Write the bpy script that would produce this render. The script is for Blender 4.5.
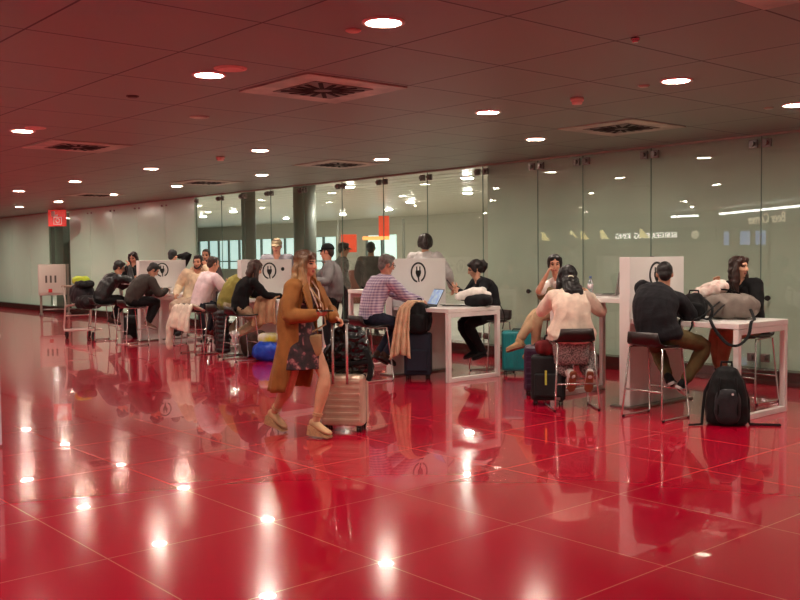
import bpy, bmesh, math, random
from mathutils import Vector as V, Matrix, noise
random.seed(7)
PI = math.pi
scene = bpy.context.scene
col = scene.collection
for o in list(bpy.data.objects):
    bpy.data.objects.remove(o)

# ---------------------------------------------------------------- camera
HC = 1.57
F_PX, YAW, PITCH, ROLL = 946.4, 0.71319, 0.046848, -0.010505
fw = V((-math.cos(YAW) * math.cos(PITCH), math.sin(YAW) * math.cos(PITCH), -math.sin(PITCH)))
rt = fw.cross(V((0, 0, 1))).normalized()
up = rt.cross(fw)
r2 = rt * math.cos(ROLL) + up * math.sin(ROLL)
u2 = -rt * math.sin(ROLL) + up * math.cos(ROLL)
cam_data = bpy.data.cameras.new('camera')
cam = bpy.data.objects.new('camera', cam_data)
col.objects.link(cam)
cam.matrix_world = Matrix(((r2.x, u2.x, -fw.x, 0), (r2.y, u2.y, -fw.y, 0), (r2.z, u2.z, -fw.z, HC), (0, 0, 0, 1)))
cam_data.sensor_width = 36
cam_data.lens = F_PX / 800 * 36
cam_data.clip_end = 300
scene.camera = cam

# ---------------------------------------------------------------- world, exposure
world = bpy.data.worlds.new('world')
scene.world = world
world.use_nodes = True
world.node_tree.nodes['Background'].inputs[0].default_value = (1.0, 0.9, 0.82, 1)
world.node_tree.nodes['Background'].inputs[1].default_value = 0.10
vs = scene.view_settings
vs.view_transform = 'Standard'
vs.look = 'None'
vs.exposure = 0.0
vs.gamma = 1.0
vs.use_curve_mapping = False
scene.cycles.sample_clamp_indirect = 40.0
LAMP_POWER = 300.0          # radiance of a downlight's lens
LAMP_COLOUR = (1.0, 0.86, 0.72)
CEIL = 2.97
GLASS_Y = 10.7

# ---------------------------------------------------------------- materials
def lin(c):
    def f(v):
        v /= 255.0
        return v / 12.92 if v <= 0.04045 else ((v + 0.055) / 1.055) ** 2.4
    return (f(c[0]), f(c[1]), f(c[2]), 1.0)

def mat(name, rgb, rough=0.6, metal=0.0, bump=None, vary=0.0, vscale=6.0, coat=0.0, coat_rough=0.05, sheen=0.0, spec=0.5, emit=None, emit_strength=0.0, trans=0.0, rgb2=None):
    m = bpy.data.materials.new(name)
    m.use_nodes = True
    nt = m.node_tree
    b = nt.nodes['Principled BSDF']
    c = lin(rgb)
    b.inputs['Base Color'].default_value = c
    b.inputs['Roughness'].default_value = rough
    b.inputs['Metallic'].default_value = metal
    b.inputs['Specular IOR Level'].default_value = spec
    b.inputs['Coat Weight'].default_value = coat
    b.inputs['Coat Roughness'].default_value = coat_rough
    b.inputs['Sheen Weight'].default_value = sheen
    b.inputs['Transmission Weight'].default_value = trans
    if emit:
        b.inputs['Emission Color'].default_value = lin(emit)
        b.inputs['Emission Strength'].default_value = emit_strength
    tc = nt.nodes.new('ShaderNodeTexCoord')
    if vary or rgb2:
        n = nt.nodes.new('ShaderNodeTexNoise')
        n.inputs['Scale'].default_value = vscale
        n.inputs['Detail'].default_value = 4
        nt.links.new(tc.outputs['Object'], n.inputs['Vector'])
        mx = nt.nodes.new('ShaderNodeMix')
        mx.data_type = 'RGBA'
        rp = nt.nodes.new('ShaderNodeMapRange')
        rp.inputs[1].default_value = 0.38
        rp.inputs[2].default_value = 0.62
        nt.links.new(n.outputs[0], rp.inputs[0])
        nt.links.new(rp.outputs[0], mx.inputs[0])
        if rgb2:
            d = lin(rgb2)
            mx.inputs[6].default_value = c
            mx.inputs[7].default_value = d
        else:
            mx.inputs[6].default_value = tuple(v * (1 - vary) for v in c[:3]) + (1,)
            mx.inputs[7].default_value = tuple(min(1, v * (1 + vary)) for v in c[:3]) + (1,)
        nt.links.new(mx.outputs[2], b.inputs['Base Color'])
    if bump:
        n2 = nt.nodes.new('ShaderNodeTexNoise')
        n2.inputs['Scale'].default_value = bump[0]
        n2.inputs['Detail'].default_value = 3
        nt.links.new(tc.outputs['Object'], n2.inputs['Vector'])
        bp = nt.nodes.new('ShaderNodeBump')
        bp.inputs['Strength'].default_value = bump[1]
        bp.inputs['Distance'].default_value = 0.02
        nt.links.new(n2.outputs[0], bp.inputs['Height'])
        nt.links.new(bp.outputs[0], b.inputs['Normal'])
    return m

_fab = {}
def fabric(rgb, rough=0.85, vary=0.12, sheen=0.03, bump=(55, 0.16)):
    k = (rgb, rough)
    if k not in _fab:
        _fab[k] = mat('fabric_%d' % len(_fab), rgb, rough, 0, bump, vary, 9, sheen=sheen, spec=0.25)
    return _fab[k]
_sk = {}
def skin(rgb):
    if rgb not in _sk:
        _sk[rgb] = mat('skin_%d' % len(_sk), rgb, 0.5, 0, (70, 0.08), 0.05, 14, spec=0.4)
    return _sk[rgb]
_hr = {}
def hairmat(rgb, rgb2=None):
    k = (rgb, rgb2)
    if k in _hr:
        return _hr[k]
    m = mat('hair_%d' % len(_hr), rgb, 0.42, 0, None, 0.25, 30, spec=0.5)
    nt = m.node_tree
    b = nt.nodes['Principled BSDF']
    tc = nt.nodes.new('ShaderNodeTexCoord')
    mp = nt.nodes.new('ShaderNodeMapping')
    mp.inputs['Scale'].default_value = (90, 90, 7)
    n = nt.nodes.new('ShaderNodeTexNoise')
    n.inputs['Scale'].default_value = 1.0
    nt.links.new(tc.outputs['Object'], mp.inputs[0])
    nt.links.new(mp.outputs[0], n.inputs['Vector'])
    bp = nt.nodes.new('ShaderNodeBump')
    bp.inputs['Strength'].default_value = 0.7
    bp.inputs['Distance'].default_value = 0.01
    nt.links.new(n.outputs[0], bp.inputs['Height'])
    nt.links.new(bp.outputs[0], b.inputs['Normal'])
    if rgb2:                                 # dark roots growing into lighter ends
        sx = nt.nodes.new('ShaderNodeSeparateXYZ')
        nt.links.new(tc.outputs['Object'], sx.inputs[0])
        ad = nt.nodes.new('ShaderNodeMath')
        ad.operation = 'MULTIPLY_ADD'
        nt.links.new(n.outputs[0], ad.inputs[0])
        ad.inputs[1].default_value = 0.22
        nt.links.new(sx.outputs[2], ad.inputs[2])
        rp = nt.nodes.new('ShaderNodeMapRange')
        rp.inputs[1].default_value = 1.38
        rp.inputs[2].default_value = 1.70
        nt.links.new(ad.outputs[0], rp.inputs[0])
        mx = nt.nodes.new('ShaderNodeMix')
        mx.data_type = 'RGBA'
        mx.inputs[6].default_value = lin(rgb2)
        mx.inputs[7].default_value = lin(rgb)
        nt.links.new(rp.outputs[0], mx.inputs[0])
        nt.links.new(mx.outputs[2], b.inputs['Base Color'])
    _hr[k] = m
    return m

WHITE = mat('white_laminate', (236, 230, 226), 0.35, vary=0.02, vscale=3)
CHROME = mat('chrome', (214, 208, 204), 0.24, 0.75)
STEEL = mat('brushed_steel', (150, 140, 134), 0.3, 1.0, (60, 0.1))
BLACK = mat('black_plastic', (16, 16, 17), 0.4)
RUBBER = mat('black_rubber', (12, 12, 12), 0.7)
SEATM = mat('dark_wenge_shell', (38, 22, 20), 0.4, vary=0.2, vscale=10)
BLACKFAB = fabric((20, 20, 22))
LENS = mat('lamp_lens', (255, 255, 255), 0.5)
def set_emit(m, rgb, strength):
    nt = m.node_tree
    b = nt.nodes['Principled BSDF']
    b.inputs['Emission Color'].default_value = (*rgb, 1)
    b.inputs['Emission Strength'].default_value = strength
set_emit(LENS, LAMP_COLOUR, LAMP_POWER)
RINGM = mat('white_trim_ring', (240, 225, 215), 0.4)

# ---------------------------------------------------------------- mesh builder
class MB:
    def __init__(self):
        self.bm = bmesh.new()
        self.mi = 0
    def _face(self, vs):
        try:
            f = self.bm.faces.new(vs)
            f.material_index = self.mi
            f.smooth = True
            return f
        except ValueError:
            return None
    def box(self, c, size, rot=None, bevel=0.0, seg=2):
        R = rot.to_4x4() if rot else Matrix()
        M = Matrix.Translation(V(c)) @ R @ Matrix.Diagonal((size[0], size[1], size[2], 1))
        before = set(self.bm.faces)
        g = bmesh.ops.create_cube(self.bm, size=1.0, matrix=M)
        if bevel > 0:
            ed = list({e for v in g['verts'] for e in v.link_edges})
            bmesh.ops.bevel(self.bm, geom=ed, offset=bevel, segments=seg, affect='EDGES', profile=0.5)
        for f in self.bm.faces:
            if f not in before:
                f.material_index = self.mi
                f.smooth = False
        return self
    def rings(self, rings, caps=True, closed=True):
        loops = [[self.bm.verts.new(p) for p in r] for r in rings]
        n = len(loops[0])
        for a, b in zip(loops, loops[1:]):
            for i in range(n if closed else n - 1):
                j = (i + 1) % n
                self._face((a[i], a[j], b[j], b[i]))
        if caps and closed:
            self._face(list(reversed(loops[0])))
            self._face(loops[-1])
        return self
    def tube(self, pts, rx, ry=None, ref=None, seg=12, round_ends=True, closed=False):
        pts = [V(p) for p in pts]
        n = len(pts)
        if not isinstance(rx, (list, tuple)):
            rx = [rx] * n
        if ry is None:
            ry = rx
        elif not isinstance(ry, (list, tuple)):
            ry = [ry] * n
        tans = []
        for i in range(n):
            if closed:
                t = pts[(i + 1) % n] - pts[i - 1]
            else:
                t = pts[min(i + 1, n - 1)] - pts[max(i - 1, 0)]
            tans.append(t.normalized() if t.length > 1e-9 else V((0, 0, 1)))
        if ref is None:
            ref = V((1, 0, 0)) if abs(tans[0].x) < 0.8 else V((0, 1, 0))
        prev = V(ref)
        rings = []
        for i in range(n):
            t = tans[i]
            x = prev - t * prev.dot(t)
            if x.length < 1e-6:
                x = t.orthogonal()
            x.normalize()
            prev = x
            y = t.cross(x)
            def ring(c, s):
                return [c + x * (rx[i] * s * math.cos(a)) + y * (ry[i] * s * math.sin(a)) for a in (2 * PI * k / seg for k in range(seg))]
            if i == 0 and round_ends and not closed:
                e = min(rx[0], ry[0])
                rings.append(ring(pts[0] - t * e * 0.92, 0.38))
                rings.append(ring(pts[0] - t * e * 0.6, 0.8))
            rings.append(ring(pts[i], 1))
            if i == n - 1 and round_ends and not closed:
                e = min(rx[-1], ry[-1])
                rings.append(ring(pts[-1] + t * e * 0.6, 0.8))
                rings.append(ring(pts[-1] + t * e * 0.92, 0.38))
        if closed:
            rings.append(rings[0])
            loops = [[self.bm.verts.new(p) for p in r] for r in rings[:-1]]
            m = len(loops)
            for k in range(m):
                a, b = loops[k], loops[(k + 1) % m]
                for i in range(seg):
                    j = (i + 1) % seg
                    self._face((a[i], a[j], b[j], b[i]))
            return self
        return self.rings(rings)
    def bar(self, a, b, r, seg=10):
        return self.tube([a, b], r, seg=seg, round_ends=False)
    def ell(self, c, r, rot=None, seg=16, power=1.0):
        c = V(c)
        nr = max(6, seg // 2)
        def sp(v):
            return math.copysign(abs(v) ** power, v)
        loops = []
        for i in range(1, nr):
            ph = -PI / 2 + PI * i / nr
            ring = []
            for k in range(seg):
                a = 2 * PI * k / seg
                p = V((r[0] * sp(math.cos(ph)) * sp(math.cos(a)), r[1] * sp(math.cos(ph)) * sp(math.sin(a)), r[2] * sp(math.sin(ph))))
                if rot:
                    p = rot @ p
                ring.append(self.bm.verts.new(c + p))
            loops.append(ring)
        ax = V((0, 0, r[2]))
        if rot:
            ax = rot @ ax
        bot = self.bm.verts.new(c - ax)
        top = self.bm.verts.new(c + ax)
        for a, b in zip(loops, loops[1:]):
            for i in range(seg):
                j = (i + 1) % seg
                self._face((a[i], a[j], b[j], b[i]))
        for i in range(seg):
            j = (i + 1) % seg
            self._face((bot, loops[0][j], loops[0][i]))
            self._face((top, loops[-1][i], loops[-1][j]))
        return self
    def cyl(self, a, b, r0, r1=None, seg=20):
        a, b = V(a), V(b)
        r1 = r0 if r1 is None else r1
        t = (b - a).normalized()
        x = t.orthogonal().normalized()
        y = t.cross(x)
        A = [self.bm.verts.new(a + (x * math.cos(k) + y * math.sin(k)) * r0) for k in (2 * PI * i / seg for i in range(seg))]
        B = [self.bm.verts.new(b + (x * math.cos(k) + y * math.sin(k)) * r1) for k in (2 * PI * i / seg for i in range(seg))]
        for i in range(seg):
            self._face((A[i], A[(i + 1) % seg], B[(i + 1) % seg], B[i]))
        f = self._face(list(reversed(A)))
        g = self._face(B)
        for q in (f, g):
            if q:
                q.smooth = False
        return self
    def prism(self, poly, d):
        """poly: list of 3-D points, extruded along vector d"""
        d = V(d)
        A = [self.bm.verts.new(V(p)) for p in poly]
        B = [self.bm.verts.new(V(p) + d) for p in poly]
        n = len(A)
        fs = [self._face(list(reversed(A))), self._face(B)]
        for i in range(n):
            fs.append(self._face((A[i], A[(i + 1) % n], B[(i + 1) % n], B[i])))
        for f in fs:
            if f:
                f.smooth = False
        return self
    def sheet(self, grid, thick=0.008):
        """grid of points -> closed slab of the given thickness"""
        nu, nv = len(grid), len(grid[0])
        def nrm(i, j):
            a = V(grid[min(i + 1, nu - 1)][j]) - V(grid[max(i - 1, 0)][j])
            b = V(grid[i][min(j + 1, nv - 1)]) - V(grid[i][max(j - 1, 0)])
            n = a.cross(b)
            return n.normalized() if n.length > 1e-9 else V((0, 0, 1))
        N = [[nrm(i, j) for j in range(nv)] for i in range(nu)]
        T = [[self.bm.verts.new(V(grid[i][j]) + N[i][j] * thick / 2) for j in range(nv)] for i in range(nu)]
        B = [[self.bm.verts.new(V(grid[i][j]) - N[i][j] * thick / 2) for j in range(nv)] for i in range(nu)]
        for i in range(nu - 1):
            for j in range(nv - 1):
                self._face((T[i][j], T[i + 1][j], T[i + 1][j + 1], T[i][j + 1]))
                self._face((B[i][j + 1], B[i + 1][j + 1], B[i + 1][j], B[i][j]))
        for i in range(nu - 1):
            self._face((T[i + 1][0], T[i][0], B[i][0], B[i + 1][0]))
            self._face((T[i][-1], T[i + 1][-1], B[i + 1][-1], B[i][-1]))
        for j in range(nv - 1):
            self._face((T[0][j], T[0][j + 1], B[0][j + 1], B[0][j]))
            self._face((T[-1][j + 1], T[-1][j], B[-1][j], B[-1][j + 1]))
        return self
    def build(self, name, mats, parent=None, voxel=None, smooth=0, fold=None, xf=None, post=None):
        bm = self.bm
        bmesh.ops.recalc_face_normals(bm, faces=bm.faces)
        me = bpy.data.meshes.new(name)
        bm.to_mesh(me)
        bm.free()
        if voxel:
            t = bpy.data.objects.new('tmp', me)
            col.objects.link(t)
            m = t.modifiers.new('r', 'REMESH')
            m.mode = 'VOXEL'
            m.voxel_size = voxel
            m.use_smooth_shade = True
            if smooth:
                s = t.modifiers.new('s', 'SMOOTH')
                s.factor = 0.5
                s.iterations = smooth
            dg = bpy.context.evaluated_depsgraph_get()
            new = bpy.data.meshes.new_from_object(t.evaluated_get(dg))
            bpy.data.objects.remove(t)
            bpy.data.meshes.remove(me)
            me = new
            me.name = name
        if fold:
            amp, fr = fold[0], fold[1]
            st = fold[2] if len(fold) > 2 else V((1, 1, 0.55))
            off = V((random.uniform(0, 50), random.uniform(0, 50), random.uniform(0, 50)))
            ns = [v.normal.copy() for v in me.vertices]
            for v, nn in zip(me.vertices, ns):
                p = V((v.co.x * st[0], v.co.y * st[1], v.co.z * st[2])) * fr + off
                a = noise.noise(p)
                b = noise.noise(p * 2.3)
                k = (1 - 2 * abs(a)) * 0.6 + b * 0.5 - 0.2
                v.co += nn * (amp * k)
        if post:
            post(me)
        if xf is not None:
            me.transform(xf)
        mats = mats if isinstance(mats, (list, tuple)) else [mats]
        for m in mats:
            me.materials.append(m)
        if voxel:
            me.polygons.foreach_set('use_smooth', [True] * len(me.polygons))
        o = bpy.data.objects.new(name, me)
        col.objects.link(o)
        if parent:
            o.parent = parent
        return o

def spl(pts, n=4):
    pts = [V(p) for p in pts]
    out = []
    for i in range(len(pts) - 1):
        a, b, c, d = pts[max(i - 1, 0)], pts[i], pts[i + 1], pts[min(i + 2, len(pts) - 1)]
        for k in range(n):
            t = k / n
            out.append(0.5 * ((2 * b) + (c - a) * t + (2 * a - 5 * b + 4 * c - d) * t * t + (3 * b - a - 3 * c + d) * t ** 3))
    return out + [pts[-1]]
def children_of(o):
    return [c for c in bpy.data.objects if c.parent == o]
def copy_tree(o, parent=None):
    c = o.copy()
    col.objects.link(c)
    if parent:
        c.parent = parent
    for ch in children_of(o):
        copy_tree(ch, c)
    return c
def tag(o, label=None, cat=None, group=None, kind=None):
    if label: o['label'] = label
    if cat: o['category'] = cat
    if group: o['group'] = group
    if kind: o['kind'] = kind
    return o
def root(name, loc, label, cat, rz=0.0, group=None):
    o = bpy.data.objects.new(name, None)
    o.empty_display_size = 0.1
    col.objects.link(o)
    o.location = loc
    o.rotation_euler = (0, 0, rz)
    tag(o, label, cat, group)
    return o
def struct(name, mb, m, parent=None):
    o = mb.build(name, m, parent)
    o['kind'] = 'structure'
    return o
def rotz(a):
    return Matrix.Rotation(a, 3, 'Z')
def yaw_of(f):
    return math.atan2(-f[0], f[1])

# ---------------------------------------------------------------- structure materials
def grid_material(name, rgb, line_rgb, x0, sx, y0, sy, half, rough, metal=0.0, coat=0.0, coat_rough=0.03, vary=0.06, spec=0.5, wavy=None):
    m = mat(name, rgb, rough, metal, None, 0, coat=coat, coat_rough=coat_rough, spec=spec)
    nt = m.node_tree
    L = nt.links.new
    b = nt.nodes['Principled BSDF']
    g = nt.nodes.new('ShaderNodeNewGeometry')
    s = nt.nodes.new('ShaderNodeSeparateXYZ')
    L(g.outputs['Position'], s.inputs[0])
    def math_node(op, a, bb=None, cc=None):
        n = nt.nodes.new('ShaderNodeMath')
        n.operation = op
        for i, v in enumerate((a, bb, cc)):
            if v is None: continue
            if isinstance(v, (int, float)): n.inputs[i].default_value = v
            else: L(v, n.inputs[i])
        return n.outputs[0]
    masks, cells = [], []
    for out, o, p in ((s.outputs[0], x0, sx), (s.outputs[1], y0, sy)):
        q = math_node('DIVIDE', math_node('SUBTRACT', out, o), p)
        cells.append(math_node('FLOOR', math_node('ADD', q, 0.0)))
        fr = math_node('FRACT', q)
        d = math_node('MULTIPLY', math_node('MINIMUM', fr, math_node('SUBTRACT', 1.0, fr)), p)
        masks.append(math_node('LESS_THAN', d, half))
    msk = math_node('MAXIMUM', masks[0], masks[1])
    cv = nt.nodes.new('ShaderNodeCombineXYZ')
    L(cells[0], cv.inputs[0]); L(cells[1], cv.inputs[1])
    wn = nt.nodes.new('ShaderNodeTexWhiteNoise')
    L(cv.outputs[0], wn.inputs[0])
    c = lin(rgb)
    m1 = nt.nodes.new('ShaderNodeMix'); m1.data_type = 'RGBA'
    m1.inputs[6].default_value = tuple(v * (1 - vary) for v in c[:3]) + (1,)
    m1.inputs[7].default_value = tuple(v * (1 + vary) for v in c[:3]) + (1,)
    L(wn.outputs[0], m1.inputs[0])
    m2 = nt.nodes.new('ShaderNodeMix'); m2.data_type = 'RGBA'
    L(msk, m2.inputs[0]); L(m1.outputs[2], m2.inputs[6])
    m2.inputs[7].default_value = lin(line_rgb)
    L(m2.outputs[2], b.inputs['Base Color'])
    if wavy:                       # each panel hangs at a slightly different tilt
        nz = nt.nodes.new('ShaderNodeTexNoise')
        nz.inputs['Scale'].default_value = wavy[0]
        L(g.outputs['Position'], nz.inputs['Vector'])
        bp = nt.nodes.new('ShaderNodeBump')
        bp.inputs['Strength'].default_value = 1.0
        bp.inputs['Distance'].default_value = wavy[1]
        L(nz.outputs[0], bp.inputs['Height'])
        L(bp.outputs[0], b.inputs['Normal'])
        if len(wavy) > 2:
            vm = nt.nodes.new('ShaderNodeVectorMath'); vm.operation = 'SUBTRACT'
            L(wn.outputs[1], vm.inputs[0]); vm.inputs[1].default_value = (0.5, 0.5, 0.5)
            vs_ = nt.nodes.new('ShaderNodeVectorMath'); vs_.operation = 'SCALE'
            L(vm.outputs[0], vs_.inputs[0]); vs_.inputs['Scale'].default_value = wavy[2]
            va = nt.nodes.new('ShaderNodeVectorMath'); va.operation = 'ADD'
            L(bp.outputs[0], va.inputs[0]); L(vs_.outputs[0], va.inputs[1])
            vn = nt.nodes.new('ShaderNodeVectorMath'); vn.operation = 'NORMALIZE'
            L(va.outputs[0], vn.inputs[0])
            L(vn.outputs[0], b.inputs['Normal'])
    return m

FLOORM = grid_material('red_polished_tiles', (186, 4, 44), (214, 104, 98), -2.68, 1.0155, 2.03, 1.0125, 0.004, 0.15, coat=0.6, coat_rough=0.012, vary=0.04, spec=0.12, wavy=(1.1, 0.0010))
CEILM = grid_material('metal_ceiling_tiles', (136, 148, 136), (26, 22, 20), -3.835, 1.028, 2.1, 1.04, 0.008, 0.46, metal=0.2, vary=0.03, wavy=(0.7, 0.004, 0.012))

def glass_material(name, tint, base=0.045, rough=0.0):
    m = bpy.data.materials.new(name)
    m.use_nodes = True
    nt = m.node_tree
    nt.nodes.clear()
    L = nt.links.new
    out = nt.nodes.new('ShaderNodeOutputMaterial')
    tr = nt.nodes.new('ShaderNodeBsdfTransparent')
    tr.inputs[0].default_value = (*tint, 1)
    gl = nt.nodes.new('ShaderNodeBsdfGlossy')
    gl.inputs['Roughness'].default_value = rough
    lw = nt.nodes.new('ShaderNodeLayerWeight')
    lw.inputs[0].default_value = 0.5
    pw = nt.nodes.new('ShaderNodeMath'); pw.operation = 'POWER'; pw.inputs[1].default_value = 5.0
    L(lw.outputs['Facing'], pw.inputs[0])
    ma = nt.nodes.new('ShaderNodeMath'); ma.operation = 'MULTIPLY_ADD'
    ma.inputs[1].default_value = 1 - base; ma.inputs[2].default_value = base
    L(pw.outputs[0], ma.inputs[0])
    mx = nt.nodes.new('ShaderNodeMixShader')
    L(ma.outputs[0], mx.inputs[0]); L(tr.outputs[0], mx.inputs[1]); L(gl.outputs[0], mx.inputs[2])
    L(mx.outputs[0], out.inputs[0])
    return m
GLASS = glass_material('clear_glass', (0.93, 0.965, 0.945), 0.05)
FILM = mat('grey_green_back_film', (200, 210, 194), 0.7, vary=0.04, vscale=1.2)
PAINTED = mat('back_painted_pale_glass', (164, 170, 160), 0.55, vary=0.04, vscale=0.8)
PLINTH = mat('plinth_metal', (108, 84, 78), 0.22, 0.9, (8, 0.05))
DARKWALL = mat('dark_hall_wall', (150, 140, 128), 0.7, vary=0.1, vscale=1.0)
GREYWALL = mat('grey_wall', (150, 150, 140), 0.7)

# ---------------------------------------------------------------- floor, ceiling, walls
X0, X1, Y0 = -38.0, 8.0, -7.0
struct('floor', MB().box(((X0 + X1) / 2, (Y0 + GLASS_Y) / 2, -0.05), (X1 - X0, GLASS_Y - Y0 + 0.4, 0.1)), FLOORM)
struct('ceiling', MB().box(((X0 + X1) / 2, (Y0 + GLASS_Y) / 2 - 0.02, CEIL + 0.05), (X1 - X0, GLASS_Y - Y0, 0.1)), CEILM)
struct('wall_front', MB().box(((X0 + X1) / 2, Y0 - 0.1, 1.5), (X1 - X0, 0.2, 3.2)), DARKWALL)
struct('wall_right', MB().box((X1 + 0.1, 2, 1.5), (0.2, 18, 3.2)), GREYWALL)
struct('wall_left', MB().box((X0 - 0.1, 2, 1.5), (0.2, 18, 3.2)), GREYWALL)
# plinth under the glass: a stepped metal skirting
pb = MB()
pb.box(((X0 + X1) / 2, 10.70, 0.085), (X1 - X0, 0.30, 0.17), bevel=0.006)
pb.box(((X0 + X1) / 2, 10.535, 0.03), (X1 - X0, 0.05, 0.06), bevel=0.004)
o = struct('baseboard_back', pb, PLINTH)
# thin head channel where the glass meets the ceiling
struct('trim_1', MB().box(((X0 + X1) / 2, GLASS_Y, CEIL - 0.012), (X1 - X0, 0.06, 0.024)), mat('head_channel', (176, 150, 138), 0.35, 0.4))

# painted wall panels at the far left (with joints), the glazed bay between them
def panels(name, x0, x1, m, w):
    mb = MB()
    n = max(1, round((x1 - x0) / w))
    for i in range(n):
        a = x0 + (x1 - x0) * i / n
        b = x0 + (x1 - x0) * (i + 1) / n
        mb.box(((a + b) / 2, GLASS_Y, 1.56), (b - a - 0.012, 0.03, 2.78), bevel=0.003, seg=1)
    mb.box(((x0 + x1) / 2, GLASS_Y + 0.04, 1.56), (x1 - x0, 0.02, 2.78))
    return struct(name, mb, m)
PAINTED_B = mat('painted_glass_gloss', (206, 240, 220), 0.18, vary=0.03, vscale=0.6, spec=0.6)
p_a = panels('wall_back_panel', -38, -28.45, PAINTED_B, 1.6)
p_b = panels('wall_back_panel', -26.85, -19.5, PAINTED_B, 1.47)
fit = MB()
for x in (-20.97, -22.44, -23.91, -25.38):
    for s in (-0.12, 0.12):
        fit.cyl((x + s, GLASS_Y - 0.015, 2.83), (x + s, GLASS_Y - 0.045, 2.83), 0.022)
fit.build('clamp', STEEL, p_b)

# glass panes with their clamps
def clamp(mb, x, z, s):
    mb.box((x + s * 0.085, GLASS_Y - 0.022, z), (0.11, 0.034, 0.10), bevel=0.006)
    mb.cyl((x + s * 0.085, GLASS_Y - 0.03, z), (x + s * 0.085, GLASS_Y - 0.08, z), 0.03)
joints = [-19.46, -18.33, -17.38, -16.37, -15.2, -13.98, -12.79, -11.65, -10.37, -9.25, -8.42, -7.30, -5.76, -4.2, -2.7, -1.2, 0.4, 2.2, 4.0, 6.0, 8.0]
for i, (a, b) in enumerate(zip(joints, joints[1:])):
    w = struct('window_%d' % (i + 1), MB().box(((a + b) / 2, GLASS_Y, 1.555), (b - a - 0.012, 0.012, 2.79)), GLASS)
    if a < -4:
        mb = MB()
        for z in (2.86, 0.30):
            clamp(mb, a, z, 1)
            clamp(mb, b, z, -1)
        mb.build('clamp', STEEL, w)
        eb = MB()
        eb.box((a + 0.008, GLASS_Y - 0.001, 1.555), (0.007, 0.016, 2.78))
        eb.build('edge', mat('glass_edge', (120, 140, 128), 0.2), w)
        if round(b, 2) in (-9.25, -5.76):
            kb = MB()
            for s in (-0.13,):
                kb.cyl((b + s, GLASS_Y - 0.006, 1.02), (b + s, GLASS_Y - 0.05, 1.02), 0.012)
                kb.cyl((b + s, GLASS_Y - 0.05, 1.02), (b + s, GLASS_Y - 0.075, 1.02), 0.032)
            kb.build('handle', BLACK, w)
        if round(a, 2) in (-9.25, -5.76):
            kb = MB()
            kb.cyl((a + 0.13, GLASS_Y - 0.006, 1.02), (a + 0.13, GLASS_Y - 0.05, 1.02), 0.012)
            kb.cyl((a + 0.13, GLASS_Y - 0.05, 1.02), (a + 0.13, GLASS_Y - 0.075, 1.02), 0.032)
            kb.build('handle', BLACK, w)
# film wall behind the right-hand panes
struct('wall_back', MB().box(((-10.33 + X1) / 2, GLASS_Y + 0.10, 1.55), (X1 + 10.33, 0.06, 2.8)), FILM)
# glazed bay at the far left: pane, grey steel door leaf behind it
w = struct('window_40', MB().box((-27.65, GLASS_Y, 1.555), (1.55, 0.012, 2.79)), GLASS)
dm = mat('grey_green_door', (104, 112, 100), 0.5)
dd = struct('door_1', MB().box((-27.35, GLASS_Y + 0.35, 1.05), (0.95, 0.05, 2.1), bevel=0.004), dm)
struct('trim_2', MB().box((-28.15, GLASS_Y + 0.3, 1.5), (0.62, 0.25, 2.9)), dm)

# ---------------------------------------------------------------- the hall beyond the glass
BY = 27.0
struct('floor_beyond', MB().box((-27, 19, -0.06), (46, 16.4, 0.1)), mat('pale_stone_floor', (206, 200, 190), 0.3, vary=0.1, vscale=0.5))
def slat_ceiling():
    mb = MB()
    y = 11.2
    while y < BY:
        mb.box((-27, y, 3.28), (46, 0.5, 0.05))
        y += 0.56
    mb.box((-27, 19, 3.45), (46, 16.4, 0.05))
    return mb
struct('ceiling_beyond', slat_ceiling(), mat('white_slats', (232, 226, 212), 0.32, 0.1))
BWALL = mat('beyond_wall', (196, 190, 176), 0.6)
struct('wall_beyond', MB().box((-27, BY + 0.1, 0.45), (46, 0.2, 1.0)).box((-27, BY + 0.1, 2.95), (46, 0.2, 0.9)), BWALL)
struct('wall_beyond_end', MB().box((-49.9, 19, 1.6), (0.2, 16.4, 3.6)).box((-10.2, 19, 1.6), (0.1, 16.4, 3.6)), GREYWALL)
cm = mat('grey_column', (128, 130, 120), 0.5)
for i, (x, y, r) in enumerate(((-19.32, 12.0, 0.17), (-18.44, 13.0, 0.27), (-22.1, 12.0, 0.16))):
    struct('column_%d' % (i + 1), MB().cyl((x, y, 0), (x, y, 3.3), r, seg=32), cm)
# daylight through the far windows
sky = mat('daylight', (255, 255, 255), 0.5)
set_emit(sky, (0.66, 0.93, 0.90), 0.8)
fr = mat('window_frame', (120, 124, 118), 0.4)
struct('window_49', MB().box((-27.05, GLASS_Y + 0.42, 2.38), (0.8, 0.02, 0.5)), sky)
xx = -49.0
k = 50
while xx < -11:
    k += 1
    if xx > -36 and k not in (58,):
        struct('wall_beyond_bay', MB().box((xx + 1.1, BY + 0.1, 1.72), (2.2, 0.2, 1.56)), BWALL)
        xx += 2.2
        continue
    w = struct('window_%d' % k, MB().box((xx + 1.1, BY + 0.16, 1.72), (2.2, 0.02, 1.56)), sky)
    mb = MB()
    for q in (0.0, 1.1):
        mb.box((xx + q, BY + 0.1, 1.72), (0.10, 0.1, 1.56))
    mb.box((xx + 1.1, BY + 0.1, 1.35), (2.2, 0.08, 0.06))
    mb.build('window_frame', fr, w)
    xx += 2.2
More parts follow.
